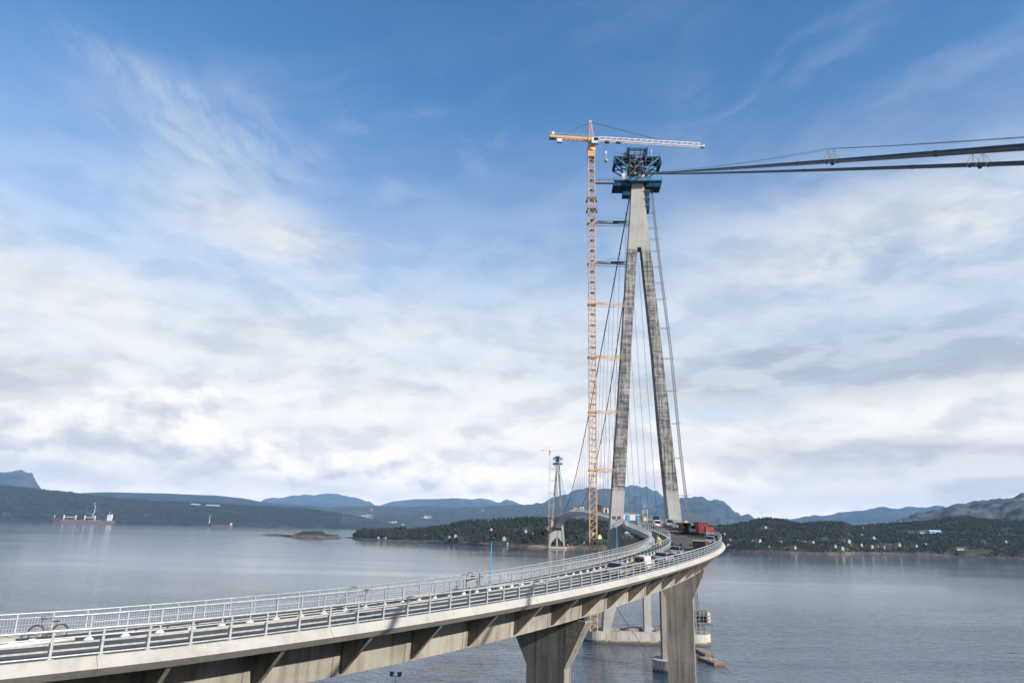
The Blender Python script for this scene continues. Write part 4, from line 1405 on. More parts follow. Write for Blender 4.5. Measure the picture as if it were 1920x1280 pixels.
# hoist mast leaning along the right leg
hoist = thing('hoist_mast', 'slender grey lattice hoist mast leaning along the right leg of the near tower', 'hoist', tw(T1, 18, 0, 3.4))
HP = [(5.75, 168.0), (6.7, 152.5), (8.5, 130.3), (11.15, 100.9), (13.35, 63.3), (15.4, 39.2), (16.75, 18.0), (17.4, 3.45)]
HPz = np.array([p[1] for p in HP][::-1]); HPl = np.array([p[0] for p in HP][::-1])


def hl_(z): return float(np.interp(z, HPz, HPl))


z = 3.45
hs_n = 0
while z < 167:
    z1 = min(168, z + 4.5)
    q = MB()
    for sx in (-.38, .38):
        for sy in (-.38, .38): q.beam(tw(T1, hl_(z) + sx, sy, z), tw(T1, hl_(z1) + sx, sy, z1), 0.11)
    for i in range(5):
        za_, zb_ = z + (z1 - z) * i / 5, z + (z1 - z) * (i + 1) / 5
        for sy in (-.38, .38):
            q.beam(tw(T1, hl_(za_) - .38, sy, za_), tw(T1, hl_(za_) + .38, sy, za_), .10)
            q.beam(tw(T1, hl_(za_) - .38, sy, za_), tw(T1, hl_(zb_) + .38, sy, zb_), .08)
    q.build('mast_section', 'hoist_steel', hoist, True)
    z = z1
for zt_ in (157.2, 150.7, 146.0, 141.0, 134.5, 128.0, 121.5, 110.0, 98.3, 86.0, 74.0, 61.7, 48.5):
    lo_ = float(np.interp(zt_, [3, 41, 72, 100, 141.8, 156, 170], [15.35, 12.2, 9.75, 7.55, 4.33, 3.12, 2.35]))
    q = MB()
    q.beam(tw(T1, lo_ - .02, -.9, zt_), tw(T1, hl_(zt_) + 1.2, -.45, zt_ + .3), .13); q.beam(tw(T1, lo_ - .02, .9, zt_ + .3), tw(T1, hl_(zt_) - .3, .3, zt_), .10); q.beam(tw(T1, lo_ + 1.0, -.9, zt_ - .5), tw(T1, hl_(zt_), -.45, zt_), .08)
    q.build('wall_tie', 'hoist_steel', hoist, True)

# ------------------------------------------------------------------ suspended deck
sus = thing('suspended_deck', 'suspended bridge deck rising to a crest between the two towers', 'bridge deck', T1 + Vector((0, 0, 40)))


def dz_(u): return 53.4 - 14.3 * ((u - 590.0) / 590.0) ** 2


US = [-3 + 8 + i * 12.0 for i in range(96)]
US = [u for u in US if u < 1141] + [1141.0]
US[0] = -2.5
q = MB()
q.loft([[tw(T1, a, u, dz_(u) + z) for a, z in ((-7.9, 0), (-8.3, -.35), (-4.2, -3.0), (4.2, -3.0), (8.3, -.35), (7.9, 0))] for u in US])
q.build('deck_girder', 'paint_grey', sus, True)
q = MB()
q.loft([[tw(T1, a, u, dz_(u) + .008) for a in (-5.5, 5.5)] for u in US], closed=False, cap=False)
tag(q.build('road', 'asphalt'), kind='structure')
for sd in (-1, 1):
    q = MB()
    for hh in (.5, .9, 1.35):
        q.tube([tw(T1, sd * 7.7, u, dz_(u) + hh) for u in US], .06, 4)
    for u in np.arange(1, 420, 4.0): q.beam(tw(T1, sd * 7.7, u, dz_(u)), tw(T1, sd * 7.7, u, dz_(u) + 1.35), .12)
    q.build('deck_railing', 'galvanised_steel', sus, True)

# ------------------------------------------------------------------ main cables with their hangers
CD = 0.25
ANC = {-1: Vector((30.56, -14.0, 32.2)), 1: Vector((52.53, -14.0, 32.45))}


def cab(sd, t):
    lat = sd * (1.15 + (7.5 - 1.15) * (1 - abs(1 - 2 * t) ** 2.7))
    zz = 174.3 + (164.6 - 174.3) * t - 112.4 * 4 * t * (1 - t)
    return tw(T1, lat, SPAN * t, zz)


def back(sd, f):
    """from the near tower down to the anchorage behind the camera; the cables splay apart"""
    a = tw(T1, sd * 1.15, 0, 174.3)
    b_ = ANC[sd]
    p = a.lerp(b_, f)
    p.z -= (0.37 if sd < 0 else 0.62) * 4 * f * (1 - f)
    return p


for sd, lab in ((-1, 'upper of the two thick dark main cables sweeping from the tower to the right edge'), (1, 'lower of the two thick dark main cables sweeping from the tower to the right edge')):
    c = thing('main_cable', lab, 'main cable', tw(T1, sd * 1.15, 0, 171.6), group='main suspension cables of the bridge')
    q = MB()
    q.tube([back(sd, f) for f in np.linspace(1, 0, 40)] + [cab(sd, t) for t in np.linspace(.006, 1, 120)], CD, 12)
    q.build('cable', 'cable_dark', c, True, smooth=True)
    # hangers
    for k in range(1, 57):
        t = k / 57.0
        a = cab(sd, t)
        u = SPAN * t
        b_ = tw(T1, sd * 7.6, u, dz_(u) + .2)
        if a.z - b_.z < 1: continue
        q = MB(); q.tube([a, b_], 0.07 if t < .3 else 0.075, 4, cap=False)
        h_ = q.build('hanger', 'hanger_steel', c, True)
        d_ = (cab(sd, t + .001) - cab(sd, t - .001)).normalized()
        q = MB(); q.tube([a - d_ * .5, a + d_ * .5], CD + .09, 8); q.build('hanger_clamp', 'cable_dark', c, True)
    # walking ropes above the back stay
    q = MB()
    posts = [(0.05, 1.0), (0.30, 0.75), (.681, 1.6), (1.0, 0.5)]
    for off in (-.45, .45):
        pl = []
        for (f0, h0), (f1, h1) in zip(posts, posts[1:]):
            for i in range(12):
                tt = i / 12
                f = f0 + (f1 - f0) * tt
                p = back(sd, f); p.z += h0 + (h1 - h0) * tt - 0.55 * 4 * tt * (1 - tt)
                pl.append(p + LN * off)
        q.tube(pl, 0.018, 4)
    if sd < 0: q.build('hand_rope', 'thin_wire', c, True)
    for f in np.linspace(0.08, 0.98, 9):
        p = back(sd, f); d_ = (back(sd, f + .002) - back(sd, f - .002)).normalized()
        q = MB(); q.tube([p - d_ * .16, p + d_ * .16], CD + .035, 12); q.build('cable_band', 'cable_dark', c, True)
    # yellow tripod frames riding on the cable
    fs_ = (0.681,) if sd < 0 else (0.686,)
    for f in fs_:
        p = back(sd, f); d_ = (back(sd, f + .002) - back(sd, f - .002)).normalized()
        up = Vector((0, 0, 1)); sdv = d_.cross(up).normalized()
        for off in (-0.75, 1.05):
            pc_ = p + d_ * off
            q = MB()
            topz = pc_ + up * 1.45
            for ax_ in (-.75, .75):
                for sv in (-.35, .35):
                    q.beam(pc_ + d_ * ax_ + sdv * sv + up * .2, topz, 0.036)
            q.build('rope_trestle', 'yellow_paint', c, True)
        for off in (-1.5, 0, 1.7):
            q = MB(); q.tube([p + d_ * (off - .10), p + d_ * (off + .10)], CD + .05, 12); q.build('strap', 'yellow_paint', c, True)
        q = MB(); q.box(p - up * .33 + d_ * .2, (.3, .4, .16)); q.build('rope_grip', 'dark_steel', c, True)
# ------------------------------------------------------------------ vehicles (front towards +x, wheels on z = 0)
def prof_body(prof, w, tuck=0.06, inset=0.0):
    """side outline (x, z) extruded across, the upper part leaning in"""
    zmax = max(z for _, z in prof); zmin = min(z for _, z in prof)
    m = MB()
    def ring(sgn, ww):
        return [(x, sgn * (ww / 2 - inset - tuck * max(0, (z - 0.9)) ), z) for x, z in prof]
    m.loft([ring(-1, w - .10), ring(-1, w), ring(1, w), ring(1, w - .10)])
    # pull the outer rings in slightly for a rounded edge
    n = len(prof)
    for k in list(range(n)) + list(range(3 * n, 4 * n)):
        x, y, z = m.v[k]
        cx = sum(p[0] for p in prof) / n; cz = sum(p[1] for p in prof) / n
        m.v[k] = (x, y, z)
    for k in list(range(n, 3 * n)):
        x, y, z = m.v[k]
        cx = sum(p[0] for p in prof) / n; cz = sum(p[1] for p in prof) / n
        m.v[k] = (cx + (x - cx) * 0.985, y * 0.985 + 0.0, cz + (z - cz) * 0.985)
    return m


def wheel_parts(t, x, y, r=.33, w=.22):
    q = MB(); q.disc((x, y, r), r, (0, 1, 0), w, 16)
    o = q.build('wheel', 'tyre', t)
    q = MB(); q.disc((x, y + (0.02 if y > 0 else -0.02), r), r * .6, (0, 1, 0), w, 10); q.build('rim', 'paint_silver', o)
    return o


def car(name, label, cat, s, w, paint, kind, rz_off=0.0, group=None, rack=False, z=0.0, flip=False, sc=1.12):
    p = vw(s, w, -0.11 + z)
    rz = math.pi / 2 - vhead(s) + (math.pi if flip else 0) + rz_off
    t = thing(name, label, cat, p, rz, group, sc)
    tilt = float(np.interp(s, S, VE))
    t.rotation_euler = (tilt if not flip else -tilt, -math.atan(0.05) if not flip else math.atan(0.05), rz)
    if kind == 'wagon':
        L, W_, H = 4.6, 1.8, 1.5
        lower = [(-2.28, .35), (2.25, .32), (2.30, .62), (2.1, .80), (1.1, .92), (-2.2, .98), (-2.32, .6)]
        roof = [(1.15, .90), (.35, 1.42), (-1.5, 1.48), (-2.12, 1.02), (-2.15, .95)]
    elif kind == 'suv':
        L, W_, H = 4.6, 1.88, 1.78
        lower = [(-2.25, .42), (2.2, .40), (2.28, .75), (2.1, .98), (1.15, 1.08), (-2.2, 1.12), (-2.3, .7)]
        roof = [(1.2, 1.05), (.5, 1.70), (-1.75, 1.76), (-2.18, 1.15), (-2.2, 1.08)]
    elif kind == 'van':
        L, W_, H = 4.9, 1.95, 2.1
        lower = [(-2.4, .38), (2.4, .36), (2.46, .78), (2.3, 1.05), (1.7, 1.18), (-2.4, 1.2), (-2.45, .7)]
        roof = [(1.75, 1.15), (1.0, 2.0), (-2.2, 2.08), (-2.40, 1.95), (-2.42, 1.15)]
    hi = {'wagon': 1.48, 'suv': 1.76, 'van': 2.08}[kind]
    bo = prof_body(lower, W_).build('body', paint, t)
    cab_ = prof_body(roof, W_ - .12, .16).build('roof', paint, t)
    # glass: sides, back and front, a little proud of the cabin
    xr, xf = roof[-1][0], roof[0][0]
    zb = roof[0][1] + .05
    zt = hi - .12
    hw = (W_ - .12) / 2 * .985
    def yy(zz): return hw - .16 * max(0, zz - .9) + .012
    for sy in (-1, 1):
        segs = [(xf - .35, xf - .75, .1, .1), ] if kind == 'van' else [(xf - .25, .0, 0, 0), (-.10, -1.05, 0, 0), (-1.15, xr + .42, 0, 0)]
        for a0, a1, _, _ in segs:
            m = MB()
            k0 = min(a0, roof[1][0] - .02)
            pts = [(a0, zb), (min(a0 - .02, roof[1][0] + .05 if a0 > roof[1][0] else a0 - .02), zt), (a1 + .03, zt), (a1, zb)]
            f = [(x, sy * yy(zz), zz) for x, zz in pts]; bk = [(x, sy * (yy(zz) - .03), zz) for x, zz in pts]
            m.loft([f, bk]); m.build('side_window', 'glass_dark', t)
    def plate(x0, z0, x1, z1, nm, m_):
        k = MB()
        dxn = Vector((z1 - z0, 0, x0 - x1)).normalized() * .015
        if dxn.x * (1 if x0 > 0 else -1) < 0: dxn = -dxn
        ya, yb = yy(z0) - .10, yy(z1) - .10
        f = [Vector((x0, -ya, z0)) + dxn, Vector((x0, ya, z0)) + dxn, Vector((x1, yb, z1)) + dxn, Vector((x1, -yb, z1)) + dxn]
        bk = [v - dxn * 2.5 for v in f]
        k.loft([f, bk]); return k.build(nm, m_, t)
    a, b_ = Vector((roof[0][0], 0, roof[0][1])), Vector((roof[1][0], 0, roof[1][1]))
    c0, c1 = a.lerp(b_, .10), a.lerp(b_, .90)
    plate(c0.x, c0.z, c1.x, c1.z, 'windscreen', 'glass_dark')
    a, b_ = Vector((roof[-2][0], 0, roof[-2][1])), Vector((roof[-3][0], 0, roof[-3][1]))
    if kind == 'van': a, b_ = Vector((roof[4][0], 0, roof[4][1])), Vector((roof[3][0], 0, roof[3][1]))
    c0, c1 = a.lerp(b_, .12), a.lerp(b_, .90)
    plate(c0.x - .005, c0.z, c1.x - .005, c1.z, 'rear_window', 'glass_dark')
    for sx, m_, nm in ((-1, 'light_red', 'tail_light'), (1, 'light_clear', 'headlight')):
        for sy in (-1, 1):
            x = lower[-1][0] + .02 if sx < 0 else lower[2][0] - .10
            MB().box((x, sy * (W_ / 2 - .22), lower[2][1] + (.14 if sx < 0 else .03)), (.12, .26, .26 if sx < 0 else .15)).build(nm, m_, t)
    MB().box((lower[-1][0] + .0, 0, lower[-1][1] + .05), (.06, .52, .12)).build('number_plate', 'plate_yellowish', t)
    MB().box((lower[-1][0] + .06, 0, .45), (.12, W_ - .1, .2)).build('bumper', 'paint_charcoal', t)
    MB().box((lower[2][0] - .08, 0, .45), (.12, W_ - .1, .2)).build('bumper', 'paint_charcoal', t)
    r = .36 if kind != 'wagon' else .32
    for x in (lower[0][0] + .85, lower[1][0] - .85):
        for sy in (-1, 1): wheel_parts(t, x, sy * (W_ / 2 - .10), r)
    for sy in (-1, 1): MB().box((xf - .35, sy * (W_ / 2 + .08), zb + .1), (.12, .2, .15)).build('mirror', paint, t)
    if rack:
        m = MB()
        for x in (-1.2, -.2, .7): m.beam((x, -.85, hi + .10), (x, .85, hi + .10), .06); 
        for x in (-1.2, -.2, .7):
            for y in (-.7, .7): m.beam((x, y, hi - .05), (x, y, hi + .42), .11)
        for y in (-.45, .45): m.beam((-1.3, y, hi + .16), (.8, y, hi + .16), .08)
        m.build('roof_rack', 'dark_steel', t)
    return t


VG = 'vehicles parked on the viaduct'
car('car', 'silver estate car parked nearest on the viaduct, behind the outer railing', 'car', 66.5, 2.6, 'paint_silver', 'wagon', 0.03, VG, sc=1.32)
v2 = car('van', 'van with an orange back and white sides parked on the viaduct', 'van', 77.5, 3.0, 'paint_white', 'van', 0.03, VG, sc=1.03)
MB().loft([[(-2.475, -.86, .62), (-2.475, .86, .62), (-2.445, .86, 1.16), (-2.445, -.86, 1.16)], [(-2.435, -.86, .62), (-2.435, .86, .62), (-2.40, .86, 1.16), (-2.40, -.86, 1.16)]]).build('rear_door', 'paint_orange', v2, label='orange rear door')
MB().box((-2.33, 0, 2.075), (.22, 1.4, .06)).build('rear_trim', 'paint_orange', v2)
for sy in (-1, 1):
    MB().hexa([(-2.46, sy * .82 - .1, 1.17), (-2.30, sy * .82 - .1, 1.17), (-2.30, sy * .82 + .1, 1.17), (-2.46, sy * .82 + .1, 1.17), (-2.44, sy * .70 - .1, 2.0), (-2.28, sy * .70 - .1, 2.0), (-2.28, sy * .70 + .1, 2.0), (-2.44, sy * .70 + .1, 2.0)]).build('rear_pillar', 'paint_orange', v2)
MB().disc((-1.9, .3, 2.2), .07, (0, 0, 1), .16, 8).build('beacon', 'dark_steel', v2)
car('car', 'silver car with black rear window just beyond the orange backed van', 'car', 90.5, 3.8, 'paint_silver', 'wagon', 0.05, VG, sc=1.25)
car('car', 'silver sport utility car carrying a black roof rack', 'car', 105.0, 5.4, 'paint_silver', 'suv', 0.10, VG, rack=True)
car('car', 'grey sport utility car standing just right of the low brown skip', 'car', 133.0, 2.4, 'paint_silver', 'suv', -0.05, VG)
car('car', 'dark car half hidden by the railing under the small red trailer', 'car', 141.5, 1.7, 'paint_charcoal', 'wagon', 0.0, VG)
car('van', 'white van between the dark box trailer and the red container', 'van', 166.0, 2.9, 'paint_white', 'van', 0.0, VG, flip=True)
car('car', 'silver car facing the camera just right of the right tower leg', 'car', 180.0, 3.2, 'paint_silver', 'suv', 0.05, VG, flip=True)
car('van', 'grey van parked right at the foot of the right tower leg', 'van', 190.5, 3.4, 'paint_grey', 'van', 0.0, VG, flip=True)
car('van', 'white van standing beside the footway barrier near the tower', 'van', 188.0, 7.7, 'paint_white', 'van', 0.0, VG)


def oriented(name, label, cat, s, w, rz_off=0.0, group=None, z=0.0):
    t = thing(name, label, cat, vw(s, w, -.11 + z), math.pi / 2 - vhead(s) + rz_off, group)
    return t


# red shipping container on blocks, end towards the camera
ct = oriented('shipping_container', 'red corrugated shipping container standing on the curve of the viaduct', 'container', 162.5, 1.45)
L_, W_, H_ = 6.0, 2.45, 2.75
MB().box((0, 0, .45 + .1), (L_, W_, .2)).build('floor_frame', 'container_red', ct)
for x in (-1, 1):
    for y in (-1, 1):
        MB().box((x * (L_ / 2 - .07), y * (W_ / 2 - .07), .45 + H_ / 2), (.14, .14, H_)).build('corner_post', 'container_red', ct)
for y in (-1, 1): MB().box((0, y * (W_ / 2 - .06), .45 + H_ - .06), (L_, .12, .12)).build('top_rail', 'container_red', ct)
for x in (-1, 1): MB().box((x * (L_ / 2 - .06), 0, .45 + H_ - .06), (.12, W_ - .25, .12)).build('top_rail', 'container_red', ct)
MB().box((0, 0, .45 + H_ - .14), (L_ - .2, W_ - .2, .06)).build('roof', 'container_red', ct)


def corr(a0, a1, fix, axis, n):
    m = MB()
    ring0 = []
    for k in range(n * 4 + 1):
        u = a0 + (a1 - a0) * k / (n * 4)
        d = .0 if k % 4 in (0, 1) else .14
        ring0.append((u, d))
    for (u0, d0), (u1, d1) in zip(ring0, ring0[1:]):
        sg = -1 if fix > 0 else 1
        if axis == 'y':
            m.add([(u0, fix + sg * d0, .6), (u1, fix + sg * d1, .6), (u1, fix + sg * d1, .45 + H_ - .1), (u0, fix + sg * d0, .45 + H_ - .1)], [(0, 1, 2, 3)])
        else:
            m.add([(fix + sg * d0, u0, .6), (fix + sg * d1, u1, .6), (fix + sg * d1, u1, .45 + H_ - .1), (fix + sg * d0, u0, .45 + H_ - .1)], [(0, 1, 2, 3)])
    return m


for y in (-1, 1): corr(-L_ / 2 + .1, L_ / 2 - .1, y * (W_ / 2 - .03), 'y', 9).build('corrugated_side', 'container_red', ct)
for x in (-1, 1): corr(-W_ / 2 + .1, W_ / 2 - .1, x * (L_ / 2 - .03), 'x', 5).build('corrugated_end', 'container_red', ct)
for x in (-2.2, 2.2):
    MB().box((x, 0, .22), (.4, 2.3, .45)).build('bearer', 'rust', ct)

# small red trailer in front of it
tr = oriented('trailer', 'small red box trailer on white legs parked before the red container', 'trailer', 155.2, 1.0, 0.0)
MB().box((0, 0, 1.75), (2.6, 1.95, 1.3)).build('box_body', 'container_red', tr)
MB().box((0, 0, 2.42), (2.66, 2.0, .06)).build('lid', 'container_red', tr)
MB().box((0, 0, 1.02), (2.7, 1.9, .14)).build('chassis', 'white_paint', tr)
for x in (-1.25, 1.25):
    for y in (-.88, .88): MB().box((x, y, .5), (.10, .10, 1.0)).build('leg', 'white_paint', tr)
for y in (-.8, .8): wheel_parts(tr, .2, y, .38)

# dark box trailer and low brown skip
bt = oriented('box_trailer', 'dark open-fronted box body standing beside the white van', 'trailer', 167.5, 4.5, 0.0)
MB().box((0, 0, .30), (4.6, 2.3, .25)).build('chassis', 'dark_steel', bt)
MB().box((.0, 1.12, 1.55), (4.6, .1, 2.2)).build('side_wall', 'container_brown', bt); MB().box((.0, -1.12, 1.55), (4.6, .1, 2.2)).build('side_wall', 'grey_steel', bt)
MB().box((2.25, 0, 1.55), (.1, 2.14, 2.2)).build('end_wall', 'container_brown', bt); MB().box((0, 0, 2.70), (4.6, 2.34, .1)).build('roof', 'rust', bt)
MB().box((-1.0, .3, 1.1), (1.6, 1.2, 1.2)).build('load', 'dark_steel', bt)
for y in (-1, 1):
    for x in (-1, .1): wheel_parts(bt, x, y * 1.05, .42)
MB().box((.6, -.4, 3.05), (1.2, .9, .55)).build('roof_box', 'crane_orange', bt)

sk = oriented('skip', 'low dark brown steel skip on the road', 'skip', 121.5, 3.5, -0.05)
def wallq(a0, a1, b0, b1, nm):
    MB().hexa([(a0, b0, .12), (a1, b0, .12), (a1, b1, .12), (a0, b1, .12), (a0 * 1.16, b0 * 1.10, 1.75), (a1 * 1.16, b0 * 1.10, 1.75), (a1 * 1.16, b1 * 1.10, 1.75), (a0 * 1.16, b1 * 1.10, 1.75)]).build(nm, 'container_brown', sk)
wallq(-2.1, -2.0, -1.2, 1.2, 'end_wall'); wallq(2.0, 2.1, -1.2, 1.2, 'end_wall'); wallq(-1.995, 1.995, -1.2, -1.12, 'side_wall'); wallq(-1.995, 1.995, 1.12, 1.2, 'side_wall')
MB().box((0, 0, .16), (4.0, 2.2, .1)).build('bottom', 'container_brown', sk)
MB().box((0, 0, 1.0), (4.1, 2.2, .5)).build('load', 'rust', sk)
for x in (-2.42, 2.42): MB().box((x, 0, 1.75), (.14, 2.6, .14)).build('rim', 'paint_white', sk)
for y in (-1.32, 1.32): MB().box((0, y, 1.75), (4.7, .12, .14)).build('rim', 'rust', sk)

# ------------------------------------------------------------------ plant and huts by the tower
def deck_spot(lat, u, z=0.0):
    if u >= -2.5: return tw(T1, lat, u, dz_(u) + z)
    return tw(T1, lat, u, 39.0 + z)


hut = thing('site_hut', 'long peach coloured sheeted shelter on the deck between the tower legs', 'shelter', deck_spot(-3.0, 4.0), math.pi / 2 - YAW + .10)
MB().box((0, 0, .3), (2.6, 9.6, .2)).build('base_frame', 'grey_steel', hut)
for y in (-4.7, -2.35, 0, 2.35, 4.7):
    for x in (-1.2, 1.2): MB().box((x, y, 1.4), (.1, .1, 2.4)).build('post', 'grey_steel', hut)
for x in (-1.26, 1.26):
    for k in range(4): MB().box((x, -3.52 + 2.35 * k, 1.45), (.06, 2.28, 2.0)).build('side_sheet', 'tarp_peach', hut)
MB().box((0, 0, 2.66), (2.9, 9.9, .12)).build('roof', 'paint_silver', hut)
for nm, lab, lat, u, d, m_ in (('portable_toilet', 'blue portable toilet cabin nearer the left tower leg on the bridge deck', -6.3, -2.0, (1.4, 1.4, 2.5), 'cabin_blue'),
                               ('portable_toilet', 'blue portable toilet cabin in the middle of the deck beside the peach shelter', -3.6, -9.0, (1.5, 1.5, 2.6), 'cabin_blue')):
    p_ = tw(T1, lat, u, (dz_(max(u, -2.5)) - (.35 if u < -2.5 else 0)))
    t = thing(nm, lab, 'toilet cabin', p_, -YAW)
    MB().box((0, 0, d[2] / 2), d).build('shell', m_, t)
    MB().box((0, 0, d[2] + .1), (d[0] - .05, d[1] - .05, .2)).build('roof', 'paint_white', t)
    MB().box((0, -d[1] / 2 - .02, 1.1), (d[0] - .5, .04, 2.0)).build('door', 'lamp_blue', t)
bl = thing('boom_lift', 'dark blue boom lift with folded arm beside the white van', 'boom lift', tw(T1, .9, -19, 38.95), 1.3)
MB().box((0, 0, .75), (3.0, 2.0, .6)).build('chassis', 'blue_steel', bl)
for x in (-1, 1):
    for y in (-1, 1): wheel_parts(bl, x, y * .95, .45, .35)
MB().box((-.2, 0, 1.5), (2.2, 1.7, .8)).build('turret', 'dark_steel', bl)
MB().beam((-1.0, 0, 1.9), (1.6, 0, 3.1), .35).build('lower_arm', 'cabin_blue', bl); MB().beam((1.6, .0, 3.15), (-1.3, 0, 2.75), .3).build('upper_arm', 'dark_steel', bl)
k = MB(); k.box((-1.9, 0, 2.4), (.9, 1.8, .1))
for x in (-2.3, -1.5):
    for y in (-.85, .85): k.beam((x, y, 2.4), (x, y, 3.5), .06)
for y in (-.85, .85): k.beam((-2.3, y, 3.5), (-1.5, y, 3.5), .06)
k.build('basket', 'blue_edge', bl)
g1 = thing('scaffold_tower', 'small pale scaffold tower between the blue toilet and the boom lift', 'scaffold', tw(T1, -1.6, -12, 38.9), -YAW)
k = MB()
for x in (-.8, .8):
    for y in (-.7, .7): k.beam((x, y, 0), (x, y, 4.0), .08)
for zz in (.6, 2, 3.2, 3.95):
    for y in (-.7, .7): k.beam((-.8, y, zz), (.8, y, zz), .07)
k.build('frame', 'white_paint', g1)
MB().box((0, 0, 2.05), (1.5, 1.3, .08)).build('platform', 'wood', g1); MB().box((0, 0, 1.2), (1.0, .9, 1.6)).build('box', 'tarp_peach', g1)
for i, (lat, u, d, m_, lab) in enumerate(((-2, 430, (3.5, 7, 3.6), 'house_white', 'white site cabin on the crest of the suspended deck, nearer the middle'), (2.5, 400, (3, 9, 3.0), 'house_white', 'white site cabin on the crest of the suspended deck, right of the other'),
                                      (-4, 300, (2.8, 12, 2.8), 'paint_white', 'low white cabin on the suspended deck seen just left of the crane mast'), (-3, 120, (2.5, 16, 2.6), 'tarp_peach', 'peach coloured sheeted stack on the deck right of the crane mast'), (-1, 180, (3, 6, 4.5), 'dark_steel', 'dark machine on the deck seen just right of the crane mast'))):
    t = thing('site_cabin' if m_ != 'dark_steel' else 'machine', lab, 'cabin' if m_ != 'dark_steel' else 'machine', tw(T1, lat, u, dz_(u) + .01), -YAW)
    MB().box((0, 0, d[2] / 2 + .15), (d[0], d[1], d[2] - .3)).build('body', m_, t)
    MB().box((0, 0, d[2] + .1), (d[0] + .2, d[1] + .2, .18)).build('roof', 'paint_silver', t)
    MB().box((0, -d[1] / 2 - .02, 1.3), (d[0] * .4, .05, 1.8)).build('door', 'glass_dark', t)
    for y in (-.3, .3): MB().box((-d[0] / 2 - .02, y * d[1], 1.7), (.05, 1.4, .9)).build('window', 'glass_dark', t)

# ------------------------------------------------------------------ things on the tower foundation
F0 = 3.45
sc_ = thing('scaffold', 'tangled scaffold with a shed on top at the right end of the tower foundation', 'scaffold', tw(T1, 17.5, -3, F0))
k = MB()
for a in (15.4, 16.7, 18.0, 19.3):
    for b_ in (-4.6, -3.2, -1.8):
        k.beam(tw(T1, a, b_, F0), tw(T1, a, b_, 11.6), .12)
for zz in (4.6, 5.8, 7.0, 8.2, 9.4, 10.6):
    for b_ in (-4.6, -1.8): k.beam(tw(T1, 15.0, b_, zz), tw(T1, 20.4 if zz > 7 else 19.5, b_, zz), .10)
    for a in (15.4, 18.0): k.beam(tw(T1, a, -4.6, zz), tw(T1, a, -1.8, zz), .10)
for i in range(10):
    a = 15.2 + (i % 5) * .9
    k.beam(tw(T1, a, -4.65, 4 + (i * 37 % 60) / 10), tw(T1, a + 1.0, -4.65, 5.2 + (i * 37 % 60) / 10), .08)
k.build('poles', 'grey_steel', sc_, True)
for zz in (7.0, 9.3, 11.0):
    k = MB(); k.box(tw(T1, 17.8, -3.2, zz), (5.4, 3.0, .12), -YAW); k.build('deck_boards', 'wood', sc_, True)
k = MB(); k.box(tw(T1, 19.7, -3.2, 8.8), (1.3, 2.6, 3.0), -YAW); k.build('shed', 'tarp_peach', sc_, True)
k = MB(); k.box(tw(T1, 17.6, -2.8, 8.4), (2.6, 1.4, 2.2), -YAW); k.build('drum_stack', 'dark_steel', sc_, True)
k = MB(); k.beam(tw(T1, 18.4, -3.0, F0), tw(T1, 18.4, -3, 7), .35); k.beam(tw(T1, 18.4, -3, 6.9), tw(T1, 21.4, -3.4, 6.2), .3, .2); k.build('loading_arm', 'dark_steel', sc_, True)

for lat0, lat1, al, lab, m_ in ((-9.5, 8.0, 1.5, 'long grey steel truss lying along the tower foundation', 'grey_steel'), (-8.5, 3.0, 2.8, 'long pale pipe lying behind the truss on the tower foundation', 'white_paint')):
    t = thing('steel_truss' if m_ == 'grey_steel' else 'pipe', lab, 'truss' if m_ == 'grey_steel' else 'pipe', tw(T1, (lat0 + lat1) / 2, al, F0))
    k = MB()
    if m_ == 'grey_steel':
        for zz in (.25, 1.1): k.beam(tw(T1, lat0, al, F0 + zz), tw(T1, lat1, al, F0 + zz), .14)
        for i in range(24):
            a0 = lat0 + (lat1 - lat0) * i / 24; a1 = lat0 + (lat1 - lat0) * (i + 1) / 24
            k.beam(tw(T1, a0, al, F0 + (.25 if i % 2 else 1.1)), tw(T1, a1, al, F0 + (1.1 if i % 2 else .25)), .09)
        k.build('lattice', m_, t, True)
        k = MB()
        for a in (lat0 + 2, lat1 - 2): k.box(tw(T1, a, al, F0 + .09), (.4, 1.2, .18), -YAW)
        k.build('bearer', 'wood', t, True)
    else:
        k.tube([tw(T1, lat0, al, F0 + .45), tw(T1, lat1, al, F0 + .45)], .32, 10); k.build('tube', m_, t, True)
        k = MB()
        for a in np.linspace(lat0, lat1, 7): k.tube([tw(T1, a, al, F0 + .45), tw(T1, a + .12, al, F0 + .45)], .40, 10)
        k.build('flange', 'grey_steel', t, True)
rn = random.Random(11)
junk = [('crate', 'wood', 'brown timber crate'), ('generator_box', 'dark_steel', 'dark machine box'), ('pallet_stack', 'wood', 'low stack of timber pallets'), ('gas_rack', 'crane_orange', 'orange bottle rack'), ('tool_box', 'blue_steel', 'dark blue tool box'), ('steel_bundle', 'rust', 'rusty bundle of steel')]
spots = ((-10.6, -2.6), (-8.2, -.6), (-5.4, -1.0), (-3.9, -.4), (-1.2, -1.2), (2.4, -.8))
wheres = ('nearest the left tower leg', 'just right of the left tower leg', 'left of the orange rack', 'in the middle', 'right of the orange rack', 'nearest the round pier')
for (nm, m_, lab), (a, b_), wh in zip(junk, spots, wheres):
    t = thing(nm, lab + ' on the tower foundation, ' + wh, nm.replace('_', ' '), tw(T1, a, b_, F0), rn.uniform(-.4, .4))
    d = (rn.uniform(1.2, 2.2), rn.uniform(.8, 1.2), rn.uniform(.6, 1.1))
    MB().box((0, 0, d[2] / 2 + .1), d).build('body', m_, t)
    MB().box((0, 0, d[2] + .13), (d[0] + .08, d[1] + .08, .06)).build('lid', 'grey_steel', t)
    for y in (-.3, .3): MB().box((0, y, .05), (d[0], .12, .1)).build('skid', 'wood', t)

